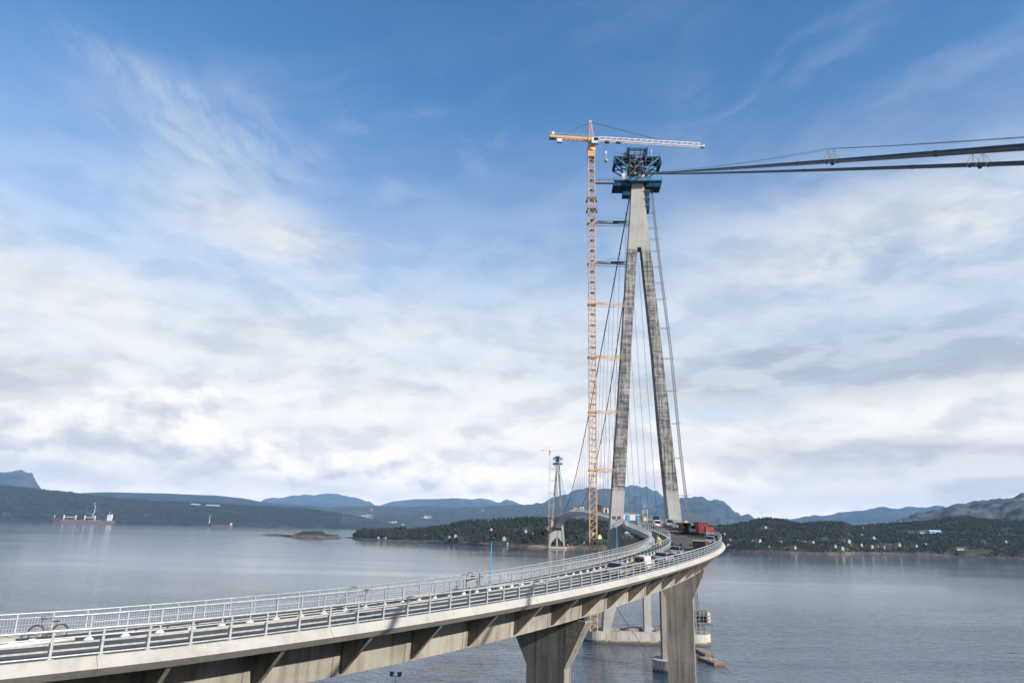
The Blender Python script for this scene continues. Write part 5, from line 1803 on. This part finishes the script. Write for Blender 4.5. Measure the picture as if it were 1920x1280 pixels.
# guard rail along the back of the foundation
k = MB()
gr = thing('guard_rail', 'thin guard rail along the back edge of the tower foundation', 'railing', tw(T1, -2, 4.6, F0))
for zz in (.6, 1.2): k.beam(tw(T1, -11, 4.6, F0 + zz), tw(T1, 12, 4.6, F0 + zz), .05)
for a in np.arange(-11, 12.1, 1.6): k.beam(tw(T1, a, 4.6, F0), tw(T1, a, 4.6, F0 + 1.2), .06)
k.build('rails', 'grey_steel', gr, True)

# timber floats moored by the pier
def floatb(label, c, l, w, rz):
    t = thing('work_float', label, 'float', c, rz)
    MB().box((0, 0, .15), (w, l, .75)).build('hull', 'rust', t)
    n = 7
    bm_ = MB().box((0, 0, 0), (w / n - .04, l - .05, .10)).mesh('float_plank', 'wood')
    for i in range(n): lk('plank', bm_, t, (-w / 2 + w / n * (i + .5), 0, .58))
    for x in (-1, 1):
        for y in (-1, 1): MB().tube([(x * (w / 2 - .2), y * (l / 2 - .3), .6), (x * (w / 2 - .2), y * (l / 2 - .3), 1.0)], .09, 6).build('bollard', 'dark_steel', t)
    return t


f1 = floatb('long brown timber float moored beside the big pier, farther of two', (61.8, 234.5, 0.1), 12.0, 2.6, 0.03)
f2 = floatb('short square timber float with a coil of rope, nearer of two', (59.9, 219.4, 0.1), 10.0, 3.5, 0.22)
k = MB()
for i in range(40): pass
k.tube([(.2 + (.55 + .012 * i) * math.cos(i * .55), -.6 + (.55 + .012 * i) * math.sin(i * .55), .70 + .003 * i) for i in range(40)], .07, 5)
tag(k.build('rope_coil', 'cloth_tan'), 'coil of brown rope lying on the nearer timber float', 'rope').location = f2.location
k = MB()
k.tube([(59.0, 215.0, .6), (58.6, 208, .25), (59.6, 203, .02)], .05, 4); k.tube([(61.6, 215.5, .6), (61.4, 209, .2), (60.6, 203, .02)], .05, 4)
tag(k.build('mooring_rope', 'cloth_tan'), 'pale mooring ropes trailing in the water from the nearer float', 'rope')
k = MB()
a, b_ = vw(68, 3.9, -4.2), Vector((c4_.x - 3.6, c4_.y - 3.6, 1.0))
k.tube([a.lerp(b_, i / 10) - Vector((0, 0, 0.5 * 4 * (i / 10) * (1 - i / 10))) for i in range(11)], 0.045, 5)
tag(k.build('hanging_cable', 'thin_wire'), 'thin black cable hanging from the girder down to the round foundation', 'cable')

# ------------------------------------------------------------------ bicycle
bk_p = vw(-2.9, 14.2, 0.05)
bk = thing('bicycle', 'pink city bicycle leaning on the footway railing at the left edge', 'bicycle', bk_p, math.pi / 2 - vhead(-3) + math.pi, scale=1.42)
bk.rotation_euler = (R(4), R(-1), math.pi / 2 - vhead(-3) + math.pi)
WR = .345
for x, nm in ((.54, 'front'), (-.54, 'rear')):
    q = MB(); q.tube([(x + WR * math.cos(2 * math.pi * i / 28), 0, WR + WR * math.sin(2 * math.pi * i / 28)) for i in range(29)], .026, 6, cap=False)
    w_ = q.build('wheel', 'tyre', bk)
    q = MB()
    for i in range(16): q.beam((x, 0, WR), (x + (WR - .02) * math.cos(2 * math.pi * i / 16), 0, WR + (WR - .02) * math.sin(2 * math.pi * i / 16)), .006)
    q.build('spoke', 'chrome', w_)['kind'] = 'stuff'
    q = MB(); q.disc((x, 0, WR), .04, (0, 1, 0), .10, 8); q.build('hub', 'chrome', w_)
    q = MB(); q.tube([(x + (WR + .05) * math.cos(a), 0, WR + (WR + .05) * math.sin(a)) for a in np.linspace(.2 if x > 0 else .5, 2.5 if x > 0 else 3.2, 12)], .02, 5); q.build('mudguard', 'paint_charcoal', bk)
q = MB()
bb, st_, hd_, hd2 = (-.08, 0, .29), (-.22, 0, .70), (.38, 0, .80), (.42, 0, .66)
for a, b_, r_ in ((hd2, bb, .022), ((.40, 0, .74), (-.17, 0, .52), .018), (bb, st_, .018), (bb, (-.54, .05, WR), .012), (bb, (-.54, -.05, WR), .012), ((-.2, 0, .64), (-.54, .05, WR), .010), ((-.2, 0, .64), (-.54, -.05, WR), .010), (hd_, hd2, .024)):
    q.tube([a, b_], r_, 6)
q.build('frame', 'bike_pink', bk)
q = MB()
for y in (-.05, .05): q.tube([(.43, y, .64), (.54, y, WR)], .013, 5)
q.build('fork', 'chrome', bk)
q = MB(); q.tube([(.37, 0, .80), (.35, 0, .98)], .014, 5); q.tube([(.22, -.30, .99), (.35, -.18, 1.0), (.37, 0, .98), (.35, .18, 1.0), (.22, .30, .99)], .013, 5); q.build('handlebar', 'dark_steel', bk)
q = MB(); q.tube([st_, (-.25, 0, .82)], .014, 5); q.build('seat_post', 'chrome', bk)
q = MB(); q.hexa([(-.40, -.09, .82), (-.10, -.03, .84), (-.10, .03, .84), (-.40, .09, .82), (-.42, -.10, .90), (-.09, -.025, .885), (-.09, .025, .885), (-.42, .10, .90)]); q.build('saddle', 'tyre', bk)
q = MB(); q.disc((-.08, .05, .29), .09, (0, 1, 0), .012, 14); q.beam((-.08, -.07, .29), (.05, -.07, .18), .02); q.beam((-.08, .07, .29), (-.21, .07, .40), .02); q.build('crank', 'dark_steel', bk)
q = MB()
for x, y in ((.05, -.12), (-.21, .12)): q.box((x, y, .18 if x > 0 else .40), (.09, .08, .025))
q.build('pedal', 'tyre', bk)
q = MB(); q.box((-.52, 0, .74), (.34, .13, .015)); q.beam((-.38, .05, .73), (-.54, .06, WR), .012); q.beam((-.38, -.05, .73), (-.54, -.06, WR), .012); q.build('carrier', 'chrome', bk)

# folded hand trolley farther along the footway
ht = thing('hand_trolley', 'dark hand trolley with an arched handle standing on the footway near the lamp post', 'trolley', vw(46.6, 14.3, 0.03), math.pi / 2 - vhead(46))
q = MB(); q.tube([(-.9, 0, 0.1), (-.9, 0, 1.75), (-.5, 0, 2.1), (0.1, 0, 2.1), (.3, 0, 1.9)], .045, 6); q.build('handle', 'dark_steel', ht)
for x in (.2, .62):
    q = MB(); q.disc((x, 0, 1.5), .22, (0, 1, 0), .2, 12); q.build('reel', 'dark_steel', ht)
MB().beam((-.9, 0, 1.2), (.8, 0, 1.35), .1).build('arm', 'dark_steel', ht); MB().box((-.3, 0, .12), (1.4, .7, .16)).build('base', 'dark_steel', ht)
for x in (-.8, .2): wheel_parts(ht, x, .38, .16, .08); wheel_parts(ht, x, -.38, .16, .08)


# ------------------------------------------------------------------ people
def skinned(name, joints, bones, radii, m_, parent, root=0, sub=1):
    me = bpy.data.meshes.new(name)
    me.from_pydata(joints, bones, [])
    me.materials.append(MATS[m_])
    o = bpy.data.objects.new(name, me)
    COL.objects.link(o); o.parent = parent
    sk_ = o.modifiers.new('skin', 'SKIN')
    sk_.use_smooth_shade = True
    for i, r_ in enumerate(radii):
        me.skin_vertices[0].data[i].radius = (r_, r_) if not isinstance(r_, tuple) else r_
    me.skin_vertices[0].data[root].use_root = True
    sb = o.modifiers.new('sub', 'SUBSURF'); sb.levels = sub; sb.render_levels = sub
    return o


def worker(label, p, rz, jacket, trousers, helmet, crouch, scale=1.15):
    t = thing('person', label, 'person', p, rz, scale=scale)
    if not crouch:   # bending forward over the work
        pel, chest, neck, head = (0, 0, .92), (.26, 0, 1.30), (.40, 0, 1.44), (.50, 0, 1.53)
        shl, shr = (.30, .2, 1.36), (.30, -.2, 1.36)
        ell, elr, hal, har = (.46, .26, 1.10), (.44, -.26, 1.10), (.66, .16, .92), (.66, -.14, .94)
        hil, hir, knl, knr, anl, anr, tol, tor = (0, .1, .90), (0, -.1, .90), (.06, .14, .48), (.02, -.13, .48), (-.02, .15, .08), (-.10, -.14, .08), (.18, .16, .03), (.10, -.15, .03)
    else:
        pel, chest, neck, head = (-.10, 0, .38), (.10, 0, .80), (.20, 0, .96), (.26, 0, 1.07)
        shl, shr = (.13, .2, .86), (.13, -.2, .86)
        ell, elr, hal, har = (.34, .24, .62), (.34, -.24, .62), (.56, .12, .50), (.56, -.12, .48)
        hil, hir, knl, knr, anl, anr, tol, tor = (-.08, .1, .38), (-.08, -.1, .38), (.32, .18, .50), (.30, -.18, .46), (.06, .18, .08), (.02, -.18, .08), (.24, .19, .03), (.20, -.19, .03)
    J = [pel, chest, neck, head, shl, ell, hal, shr, elr, har, hil, knl, anl, tol, hir, knr, anr, tor]
    B = [(0, 1), (1, 2), (2, 3), (1, 4), (4, 5), (5, 6), (1, 7), (7, 8), (8, 9), (0, 10), (10, 11), (11, 12), (12, 13), (0, 14), (14, 15), (15, 16), (16, 17)]
    Rr = [.13, .14, .06, .085, .07, .05, .035, .07, .05, .035, .095, .065, .045, .04, .095, .065, .045, .04]
    skinned('body', J, B, Rr, 'skin', t)
    lower = 1.0
    skinned('jacket', [pel, chest, neck, shl, ell, tuple(Vector(ell).lerp(Vector(hal), .85)), shr, elr, tuple(Vector(elr).lerp(Vector(har), .85))], [(0, 1), (1, 2), (1, 3), (3, 4), (4, 5), (1, 6), (6, 7), (7, 8)], [.17, .18, .08, .09, .07, .055, .09, .07, .055], jacket, t)
    skinned('trousers', [pel, hil, knl, anl, hir, knr, anr], [(0, 1), (1, 2), (2, 3), (0, 4), (4, 5), (5, 6)], [.155, .12, .085, .065, .12, .085, .065], trousers, t)
    q = MB()
    hx = Vector(head)
    q.ball(hx + Vector((.0, 0, .06)), .125, 10, 8, (1.12, 1, .85)); q.box(hx + Vector((.12, 0, .05)), (.10, .18, .015)); q.build('helmet', helmet, t)
    for a in (tol, tor):
        q = MB(); q.hexa([(a[0] - .2, a[1] - .055, .0), (a[0] + .09, a[1] - .05, .0), (a[0] + .09, a[1] + .05, .0), (a[0] - .2, a[1] + .055, .0), (a[0] - .2, a[1] - .05, .12), (a[0] + .07, a[1] - .04, .07), (a[0] + .07, a[1] + .04, .07), (a[0] - .2, a[1] + .05, .12)]); q.build('boot', 'tyre', t)
    for hnd, sy in ((hal, 1), (har, -1)):
        q = MB(); h_ = Vector(hnd)
        q.hexa([h_ + Vector(v) for v in ((-.02, -.04, -.03), (.07, -.04, -.03), (.07, .04, -.03), (-.02, .04, -.03), (-.02, -.04, .0), (.07, -.04, .0), (.07, .04, .0), (-.02, .04, .0))])
        for i, l in enumerate((.06, .075, .07, .05)):
            a = h_ + Vector((.065, -.03 + .02 * i, -.015)); q.tube([a, a + Vector((l * .6, 0, -.02)), a + Vector((l * .7, 0, -.05))], .009, 4)
        a = h_ + Vector((.01, -.035 * sy, -.015)); q.tube([a, a + Vector((.05, -.035 * sy, -.01))], .011, 4)
        q.build('hand', 'skin', t)
    return t


worker('worker in a bright yellow-green jacket and blue helmet bending over on the footway', vw(131.5, 13.2, .03), 2.6, 'hi_vis', 'hi_vis', 'helmet_blue', False, 1.32)
worker('worker in a tan jacket crouching on the footway beside the yellow-clad one', vw(135.0, 14.2, .03), -.5, 'cloth_tan', 'cloth_dark', 'helmet_white', True, 1.35)
mx = thing('mixer', 'brown drum mixer on the footway beside the crouching worker', 'mixer', vw(133.2, 14.1, .03), .4)
q = MB(); q.tube([(0, 0, .35), (0, 0, .6), (0, 0, 1.0), (0, 0, 1.25)], .5, 12, r2=.32); q.build('drum', 'rust', mx, smooth=False)
q = MB()
for a in (.5, 2.6, 4.7): q.beam((.3 * math.cos(a), .3 * math.sin(a), .45), (.6 * math.cos(a), .6 * math.sin(a), 0), .08)
q.build('legs', 'wood', mx)
MB().box((-1.2, -.2, .08), (1.6, .5, .16)).build('board', 'wood', mx)

# ------------------------------------------------------------------ ships
def ship(label, p, L, rz, cranes, group):
    t = thing('cargo_ship', label, 'ship', p, rz, group)
    B_ = L * .15
    H = L * .052
    U = L * .034
    def ring(z, k):
        return [(-L / 2 * k[0], -B_ / 2 * k[2], z), (L * .36, -B_ / 2 * k[2], z), (L * .46, -B_ / 4 * k[2], z), (L / 2 * k[1], 0, z + (H * .0)), (L * .46, B_ / 4 * k[2], z), (L * .36, B_ / 2 * k[2], z), (-L / 2 * k[0], B_ / 2 * k[2], z)]
    m = MB(); m.loft([ring(-H * .4, (.96, .96, .9)), ring(H * .52, (.99, .985, 1.0))]); m.build('lower_hull', 'ship_red', t)
    m = MB(); m.loft([ring(H * .525, (.992, .987, 1.004)), ring(H * 1.25, (1.0, 1.0, 1.004))]); hl = m.build('upper_hull', 'ship_hull', t)
    m = MB(); m.loft([[(L * .38, -B_ * .44, H * 1.25), (L * .47, -B_ * .2, H * 1.25), (L * .505, 0, H * 1.3), (L * .47, B_ * .2, H * 1.25), (L * .38, B_ * .44, H * 1.25)], [(L * .38, -B_ * .44, H * 1.85), (L * .475, -B_ * .2, H * 1.9), (L * .515, 0, H * 1.95), (L * .475, B_ * .2, H * 1.9), (L * .38, B_ * .44, H * 1.85)]]); m.build('bow', 'ship_hull', t)
    for i in range(5):
        x = -L * .24 + i * L * .13
        MB().box((x, 0, H * 1.25 + H * .12), (L * .09, B_ * .55, H * .22)).build('hatch', 'ship_hull', t)
    x0 = -L * .40
    for i, (sx, sy, sz) in enumerate(((.085, .92, .9), (.075, .85, .8), (.065, .8, .8), (.055, .95, .7))):
        z0 = H * 1.25 + sum((.9, .8, .8, .7)[:i]) * U * .95
        MB().box((x0 + L * .005 * i, 0, z0 + U * sz * .475), (L * sx, B_ * sy, U * sz * .93)).build('deckhouse', 'house_white', t)
        if i in (1, 2, 3): MB().box((x0 + L * .005 * i + L * sx / 2 + .1, 0, z0 + U * sz * .55), (.3, B_ * sy * .85, U * .22)).build('window_band', 'glass_dark', t)
    MB().box((x0 - L * .045, 0, H * 1.25 + U * 2.0), (L * .03, B_ * .3, U * 2.6)).build('funnel', 'ship_buff', t)
    MB().beam((x0, 0, H * 1.25 + U * 3.2), (x0, 0, H * 1.25 + U * 4.6), L * .006).build('mast', 'house_white', t)
    MB().beam((L * .44, 0, H * 1.8), (L * .44, 0, H * 1.8 + U * 1.5), L * .009).build('fore_mast', 'house_white', t)
    for x in cranes:
        m = MB(); m.beam((x * L, 0, H * 1.2), (x * L, 0, H * 1.25 + U * 2.2), L * .016); m.box((x * L, 0, H * 1.25 + U * 2.0), (L * .022, L * .022, U * .8)); cr_ = m.build('deck_crane', 'ship_buff', t)
    for a, b_ in zip(cranes[::2], cranes[1::2]):
        MB().beam((a * L, 0, H * 1.25 + U * 1.4), (b_ * L, 0, H * 1.25 + U * 1.4), L * .008).build('crane_jib', 'ship_buff', t)
    return t


pa, pb_ = at_z(113, 976.6, 0), at_z(196, 979, 0)
sd_ = 4600.0
A_ = at_dist(155, 978.6, sd_); 
pxm = sd_ / CF
ship('big rust-red and black bulk carrier with paired deck cranes in front of the dark hill', (A_.x, A_.y, 0), 89 * pxm, math.pi + .14 + .62, (.30, .12, -.02, -.18), 'cargo ships at anchor')
A_ = at_dist(416, 983.2, 4900.0)
ship('small rust-red cargo ship with a white deckhouse, farther right of the bulk carrier', (A_.x, A_.y, 0), 35 * 4900 / CF, math.pi + .14 + .40, (), 'cargo ships at anchor')
for x_, y_, h_, lab in ((175, 968, 27, 'thin white crooked streak of smoke above the big bulk carrier'), (391, 980, 16, 'short thin white streak of smoke beside the small cargo ship')):
    pts = []
    rn = random.Random(x_)
    for i in range(9):
        pts.append(at_dist(x_ + rn.uniform(-2.2, 2.2) + i * .5, y_ - h_ * i / 8, 4700.0))
    q = MB(); q.tube(pts, 2.4, 5, r2=1.0)
    tag(q.build('smoke_streak', 'foam_white'), lab, 'smoke')
pts = [big_mtn.hit(1207 + dx_, y_) for dx_, y_ in ((0, 947), (1.2, 950), (-.3, 953), (.8, 956), (.2, 959))]
pts = [p - ray(1207, 950).normalized() * 6 for p in pts if p is not None]
if len(pts) > 2:
    q = MB(); q.tube(pts, 6.0, 5); tag(q.build('waterfall', 'foam_white'), 'thin white waterfall on the blue mountain between the tower legs', 'waterfall')
# ------------------------------------------------------------------ houses
HM = {}


def house_meshes(key):
    if key in HM: return HM[key]
    w, l, h, wall, roof = key
    m = MB(); m.hexa([(-w / 2, -l / 2, -2), (w / 2, -l / 2, -2), (w / 2, l / 2, -2), (-w / 2, l / 2, -2), (-w / 2, -l / 2, h), (w / 2, -l / 2, h), (w / 2, l / 2, h), (-w / 2, l / 2, h)])
    rh = w * .38
    m.add([(-w / 2, -l / 2, h), (w / 2, -l / 2, h), (0, -l / 2, h + rh), (-w / 2, l / 2, h), (w / 2, l / 2, h), (0, l / 2, h + rh)], [(0, 1, 2), (5, 4, 3)])
    wm_ = m.mesh('house_wall', wall)
    m = MB()
    for s_ in (-1, 1):
        m.loft([[(s_ * (w / 2 + .5), y, h - .38), (s_ * (w / 2 + .5), y, h - .12), (0, y, h + rh + .28), (0, y, h + rh + .02)] for y in (-l / 2 - .5, l / 2 + .5)])
    m.box((w * .15, l * .1, h + rh), (.8, .8, 1.6))
    rm_ = m.mesh('house_roof', roof)
    win = MB().box((0, 0, 0), (1.2, .12, 1.4)).mesh('house_window', 'glass_dark')
    winx = MB().box((0, 0, 0), (.12, 1.2, 1.4)).mesh('house_window', 'glass_dark')
    HM[key] = (wm_, rm_, win, winx)
    return HM[key]


def house(land, px, py, label, w=7.5, l=10.0, h=5.0, wall='house_white', roof='roof_dark', rz=0.5, group=None, cat='house', name='house'):
    p = land.hit(px, py)
    if p is None: return None
    if land is peninsula: w, l, h = w * .78, l * .78, h * .85
    wm_, rm_, win, winx = house_meshes((w, l, h, wall, roof))
    t = thing(name, label, cat, (p.x, p.y, p.z + .3), rz, group)
    lk('wall', wm_, t); lk('roof', rm_, t)
    for z_ in ((1.5, 4.0) if h > 4.2 else (1.5,)):
        for k in (-.25, .25): lk('window', win, t, (k * w, -l / 2 - .03, z_))
        for k in (-.32, 0, .32): lk('window', winx, t, (-w / 2 - .03, k * l, z_))
    CLEAR.append((p.x, p.y, max(w, l) * 1.25))
    return t


PG = 'houses on the wooded peninsula'
for (px, py, w, l, h, wall, roof, rz, lab) in (
    (799, 1006, 8, 11, 5, 'house_white', 'roof_dark', .3, 'white house alone among the spruces left of the blue lamp post'),
    (841, 1008, 7, 9, 3.4, 'house_white', 'roof_dark', .8, 'low white house, left of the pair near the middle of the peninsula shore'),
    (854, 1007, 8, 10, 4.6, 'house_white', 'roof_brown', .2, 'white house with brown roof, right of the pair near the middle of the peninsula'),
    (920, 995, 8, 12, 4.6, 'house_white', 'roof_dark', .5, 'white house high among the trees just above the blue lamp post'),
    (945, 1012, 9, 11, 6.0, 'house_white', 'roof_dark', .1, 'big white gabled house near the shore right of the blue lamp post'),
    (951, 1021, 4, 5, 4.5, 'house_white', 'roof_dark', .5, 'small white boathouse at the waterline right of the blue lamp post'),
    (984, 998, 8, 10, 5, 'house_white', 'roof_dark', .7, 'white house on the slope left of the distant bridge tower'),
    (998, 1001, 5, 8, 3, 'house_white', 'roof_dark', .2, 'small white shed on the slope left of the distant bridge tower'),
    (709, 1009, 6, 9, 3, 'house_white', 'roof_brown', .5, 'low cabin near the left end of the peninsula shore, leftmost'),
    (721, 1010, 6, 9, 3, 'house_white', 'roof_dark', .9, 'low cabin near the left end of the peninsula shore, second'),
    (739, 997, 6, 8, 4, 'house_white', 'roof_dark', .3, 'tiny pale house in the woods over the left end of the peninsula'),
    (1095, 1018, 4, 4, 3, 'house_white', 'roof_dark', .3, 'tiny white hut by the shore seen just left of the crane mast'),
    (1106, 1003, 12, 20, 4.5, 'house_white', 'roof_dark', .9, 'long white building behind the foot of the crane mast'),
    (1122, 1008, 10, 16, 5.0, 'house_yellow', 'roof_brown', .4, 'pale yellow building right behind the crane mast'),
    (1064, 1025, 5, 7, 4.5, 'house_red', 'roof_dark', .2, 'red boathouse at the foot of the distant bridge tower'),
    (1180, 1003, 14, 22, 4.0, 'house_white', 'roof_blue', 1.1, 'white topped shed on the shore seen under the viaduct between the legs')):
    house(peninsula, px, py, lab, w, l, h, wall, roof, rz, PG)
RG = 'houses along the right shore'
marks = [(1356.5, 1004, 9, 12, 5, 'beside the bright outer edge of the viaduct, level with the trailer'), (1368, 1014, 6, 8, 4, 'just right of the outer edge of the viaduct, nearer the water'), (1421, 1016, 10, 16, 4.5, 'in a row of two under the round wooded hill, right one'), (1411, 1016, 7, 9, 3.6, 'in a row of two under the round wooded hill, left one'),
         (1463, 1018, 7, 9, 4, 'alone below the dip right of the round wooded hill'), (1487, 1028, 8, 14, 4, 'low down by the water right of the round wooded hill'), (1495, 1016, 6, 8, 5, 'upper of the four scattered above the rocky point, leftmost'), (1508, 1018.5, 7, 9, 4, 'second of the four scattered above the rocky point'),
         (1521, 1019, 9, 15, 4, 'long one, rightmost of the four scattered above the rocky point'), (1442, 1026, 4, 5, 5, 'small and upright close to the water under the round hill'), (1565, 1026, 7, 9, 5, 'left of two at the tip of the rocky point'), (1577, 1029, 8, 14, 4, 'right of two at the tip of the rocky point, close to the water'),
         (1590, 1016, 9, 13, 5, 'large one above the bay'), (1613, 1023, 8, 14, 4, 'low in the middle of the bay'), (1615, 1004, 6, 8, 4, 'high on the slope above the bay, upper left'), (1637, 1010, 10, 13, 5, 'on the slope above the bay, upper right'), (1634, 1027, 8, 9, 6, 'first of three gabled ones by the bay'),
         (1644, 1026, 7, 9, 5, 'second of three gabled ones by the bay'), (1655.5, 1028, 9, 10, 6.5, 'third and biggest of three gabled ones by the bay'), (1684, 1023, 9, 12, 5, 'right of the gabled three, half in trees'), (1715, 1025, 9, 14, 4, 'alone, farther right of the gabled three'), (1734, 1022, 7, 9, 4, 'small one upslope of its neighbour in the right woods'),
         (1844, 1017, 7, 9, 4, 'faint one deep in the right woods'), (1884, 1017, 7, 10, 4, 'faint one nearest the right edge in the woods'), (1618, 992, 5, 6, 6, 'tiny one at the skyline above the bay'), (1432, 990, 8, 20, 4, 'long pale row on the side of the round wooded hill'), (1364, 1023, 8, 10, 3, 'boathouse low by the water beside the viaduct edge')]
rn = random.Random(5)
for k, (px, py, w, l, h, lab) in enumerate(marks):
    house(peninsula, px, py, 'white house ' + lab, w, l, h, 'house_white', rn.choice(['roof_dark', 'roof_brown', 'roof_dark']), rn.uniform(.1, .9), RG)
house(peninsula, 1734, 999.5, 'long white industrial hall on the right hillside, left of the blue roofed one', 14, 34, 4.5, 'house_white', 'roof_dark', 1.45, RG, 'hall', 'industrial_hall')
house(peninsula, 1753, 999.5, 'industrial hall with a pale blue roof on the right hillside', 14, 36, 4.5, 'house_white', 'roof_blue', 1.45, RG, 'hall', 'industrial_hall')
house(peninsula, 1708, 1000, 'small white hall at the left end of the halls on the right hillside', 10, 16, 4, 'house_white', 'roof_dark', 1.3, RG, 'hall', 'industrial_hall')
house(peninsula, 1800, 1030.5, 'low white boathouse with a mint wall at the right waterline', 7, 18, 4, 'house_white', 'roof_dark', 1.5, RG)
FG = 'pale buildings on the far shore'
for (px, py, w, l, h, wh) in ((529, 986.5, 16, 40, 10, 'at the waterline, far left'), (627, 982, 12, 16, 9, 'on the far shore above the islet'), (612, 984, 12, 20, 8, 'left of the one above the islet'), (732, 980.5, 14, 46, 9, 'long block left of the centre'), (740, 979.5, 14, 40, 10, 'second long block left of the centre'), (695, 987, 12, 20, 8, 'just over the left tip of the peninsula'),
                              (755, 985, 14, 24, 9, 'half hidden behind the peninsula trees'), (580, 958.5, 20, 40, 8, 'row high on the far plateau, middle'), (570, 958.5, 20, 40, 8, 'row high on the far plateau, left'), (905, 958, 16, 16, 12, 'lone speck high on the right slope'), (697, 956, 16, 16, 9, 'lone speck on the middle slope'), (520, 968, 14, 18, 8, 'lone speck on the left slope')):
    house(far_shore, px, py, 'tiny white building on the far shore, ' + wh, w, l, h, 'foam_white', 'paint_silver', rn.uniform(1.1, 1.5), FG, 'building', 'building')
for i, (px, py) in enumerate(((360, 945.5), (366, 945.8), (372, 946.2), (389, 947.4), (396, 947.6), (403, 948), (409, 948.4))):
    house(dark_hill, px, py, 'white glasshouse on top of the dark hill, ' + ('leftmost of the left group of three', 'middle of the left group of three', 'rightmost of the left group of three', 'first of the right group of four', 'second of the right group of four', 'third of the right group of four', 'last of the right group of four')[i] + ',' [:0], 9, 30, 4, 'foam_white', 'foam_white', 1.4, 'white glasshouses in a row on the dark hill', 'building', 'glasshouse')

# sandy clearing and pale fields: ground laid bare
def patch_on(land, pts, m_, name, lift=.5):
    c = [land.hit(x, y) for x, y in pts]
    c = [p for p in c if p is not None]
    if len(c) < 3: return
    q = MB()
    cx = sum((p for p in c), Vector((0, 0, 0))) / len(c)
    n = len(c)
    ring0 = [p + Vector((0, 0, lift)) for p in c]
    # follow the slope: subdivide towards the middle and drop each point on the ground
    rings = [ring0]
    for t in (.33, .66):
        r_ = []
        for p in c:
            v = p.lerp(cx, t); z = land.down(v.x, v.y); r_.append(Vector((v.x, v.y, z + lift)))
        rings.append(r_)
    q.loft(rings, cap=False)
    z = land.down(cx.x, cx.y)
    k = len(q.v); q.v.append((cx.x, cx.y, z + lift))
    for i in range(n):
        q.f.append((2 * n + i, 2 * n + (i + 1) % n, k)); q.mi.append(0)
    tag(q.build(name, m_), kind='structure')


patch_on(peninsula, [(1020, 981), (1026, 976), (1033, 980), (1036, 990), (1034, 999), (1027, 998), (1023, 990)], 'gravel_scar', 'terrain', .7)
patch_on(far_shore, [(655, 972), (665, 966), (690, 964), (700, 966), (698, 974), (670, 975)], 'gravel_scar', 'field', 1.5)
patch_on(far_shore, [(792, 971), (798, 966), (808, 967), (812, 970), (803, 972)], 'gravel_scar', 'field', 1.5)
for pl in ([(12, 934), (22, 930), (26, 940), (16, 944)], [(268, 961), (276, 958), (282, 966), (272, 969)], [(224, 954), (230, 952), (232, 958), (226, 959)], [(4, 961), (20, 964), (22, 967), (6, 966)]):
    patch_on(dark_hill, pl, 'shore_rock', 'rock', 1.2)

# ------------------------------------------------------------------ woods
sp_, lf_ = plant(peninsula, 5200, (652, 1330), (.05, 1.04), (7, 15), 21, .22, .36)
tag(sp_.build('conifer_wood', ['spruce_green', 'pine_green']), kind='stuff'); tag(lf_.build('leafy_wood', ['birch_green', 'pine_green']), kind='stuff')
sp_, lf_ = plant(peninsula, 14500, (1330, 2080), (.015, 1.04), (5, 12), 22, .40, .34)
tag(sp_.build('conifer_wood', ['spruce_green', 'pine_green']), kind='stuff'); tag(lf_.build('leafy_wood', ['birch_green', 'pine_green']), kind='stuff')
sp_, lf_ = plant(islet, 110, (566, 608), (.45, 1.0), (3, 5), 23, .4, .9)
tag(lf_.build('leafy_wood', ['birch_green', 'pine_green']), kind='stuff'); tag(sp_.build('conifer_wood', ['spruce_green', 'pine_green']), kind='stuff')
sp_, lf_ = plant(dark_hill, 9000, (-60, 640), (.02, 1.02), (14, 24), 24, .3, .8)
sp_.v += []
tag(sp_.build('conifer_wood', ['spruce_green', 'pine_green']), kind='stuff'); tag(lf_.build('leafy_wood', ['birch_green', 'pine_green']), kind='stuff')
sp_, lf_ = plant(far_shore, 6000, (420, 1200), (.01, .9), (12, 20), 25, .4, .30)
tag(sp_.build('conifer_wood', ['spruce_green', 'pine_green']), kind='stuff'); tag(lf_.build('leafy_wood', ['birch_green', 'pine_green']), kind='stuff')

# single spruces that stand out on the skyline and the shore of the peninsula
TG = 'single spruces standing out of the peninsula woods'
rn = random.Random(77)
crowns, trunks = [], []
for k in range(5):
    m = MB()
    for j in range(5):
        zb, zt = 1.2 + j * 2.0, 1.2 + j * 2.0 + 3.0
        rr = 2.3 * (1 - j * .175)
        n = 9
        ring = [(rr * rn.uniform(.55, 1.2) * math.cos(2 * math.pi * i / n + j), rr * rn.uniform(.55, 1.2) * math.sin(2 * math.pi * i / n + j), zb + rn.uniform(-.35, .25)) for i in range(n)]
        m.add(ring + [(rn.uniform(-.1, .1), rn.uniform(-.1, .1), min(12.2, zt))], [(i, (i + 1) % n, n) for i in range(n)])
    crowns.append(m.mesh('spruce_crown', 'spruce_green'))
    trunks.append(MB().tube([(0, 0, -.6), (0, 0, 11)], .22, 5, r2=.05).mesh('spruce_trunk', 'bark'))
skyl = [(x, None) for x in list(range(682, 1026, 4))]
for x, _ in skyl:
    ys, df, dr = lerp_cols(peninsula.cols, x + rn.uniform(-1.5, 1.5))
    d = dr * rn.uniform(.965, 1.005)
    p = at_dist(x, ys, d)
    z = peninsula.down(p.x, p.y)
    if z < 3: continue
    t = thing('spruce_tree', 'tall dark spruce breaking the skyline of the wooded peninsula', 'tree', (p.x, p.y, z), rn.uniform(0, 6.2), TG, rn.uniform(.75, 1.15))
    k = rn.randrange(5)
    lk('crown', crowns[k], t); lk('trunk', trunks[k], t)
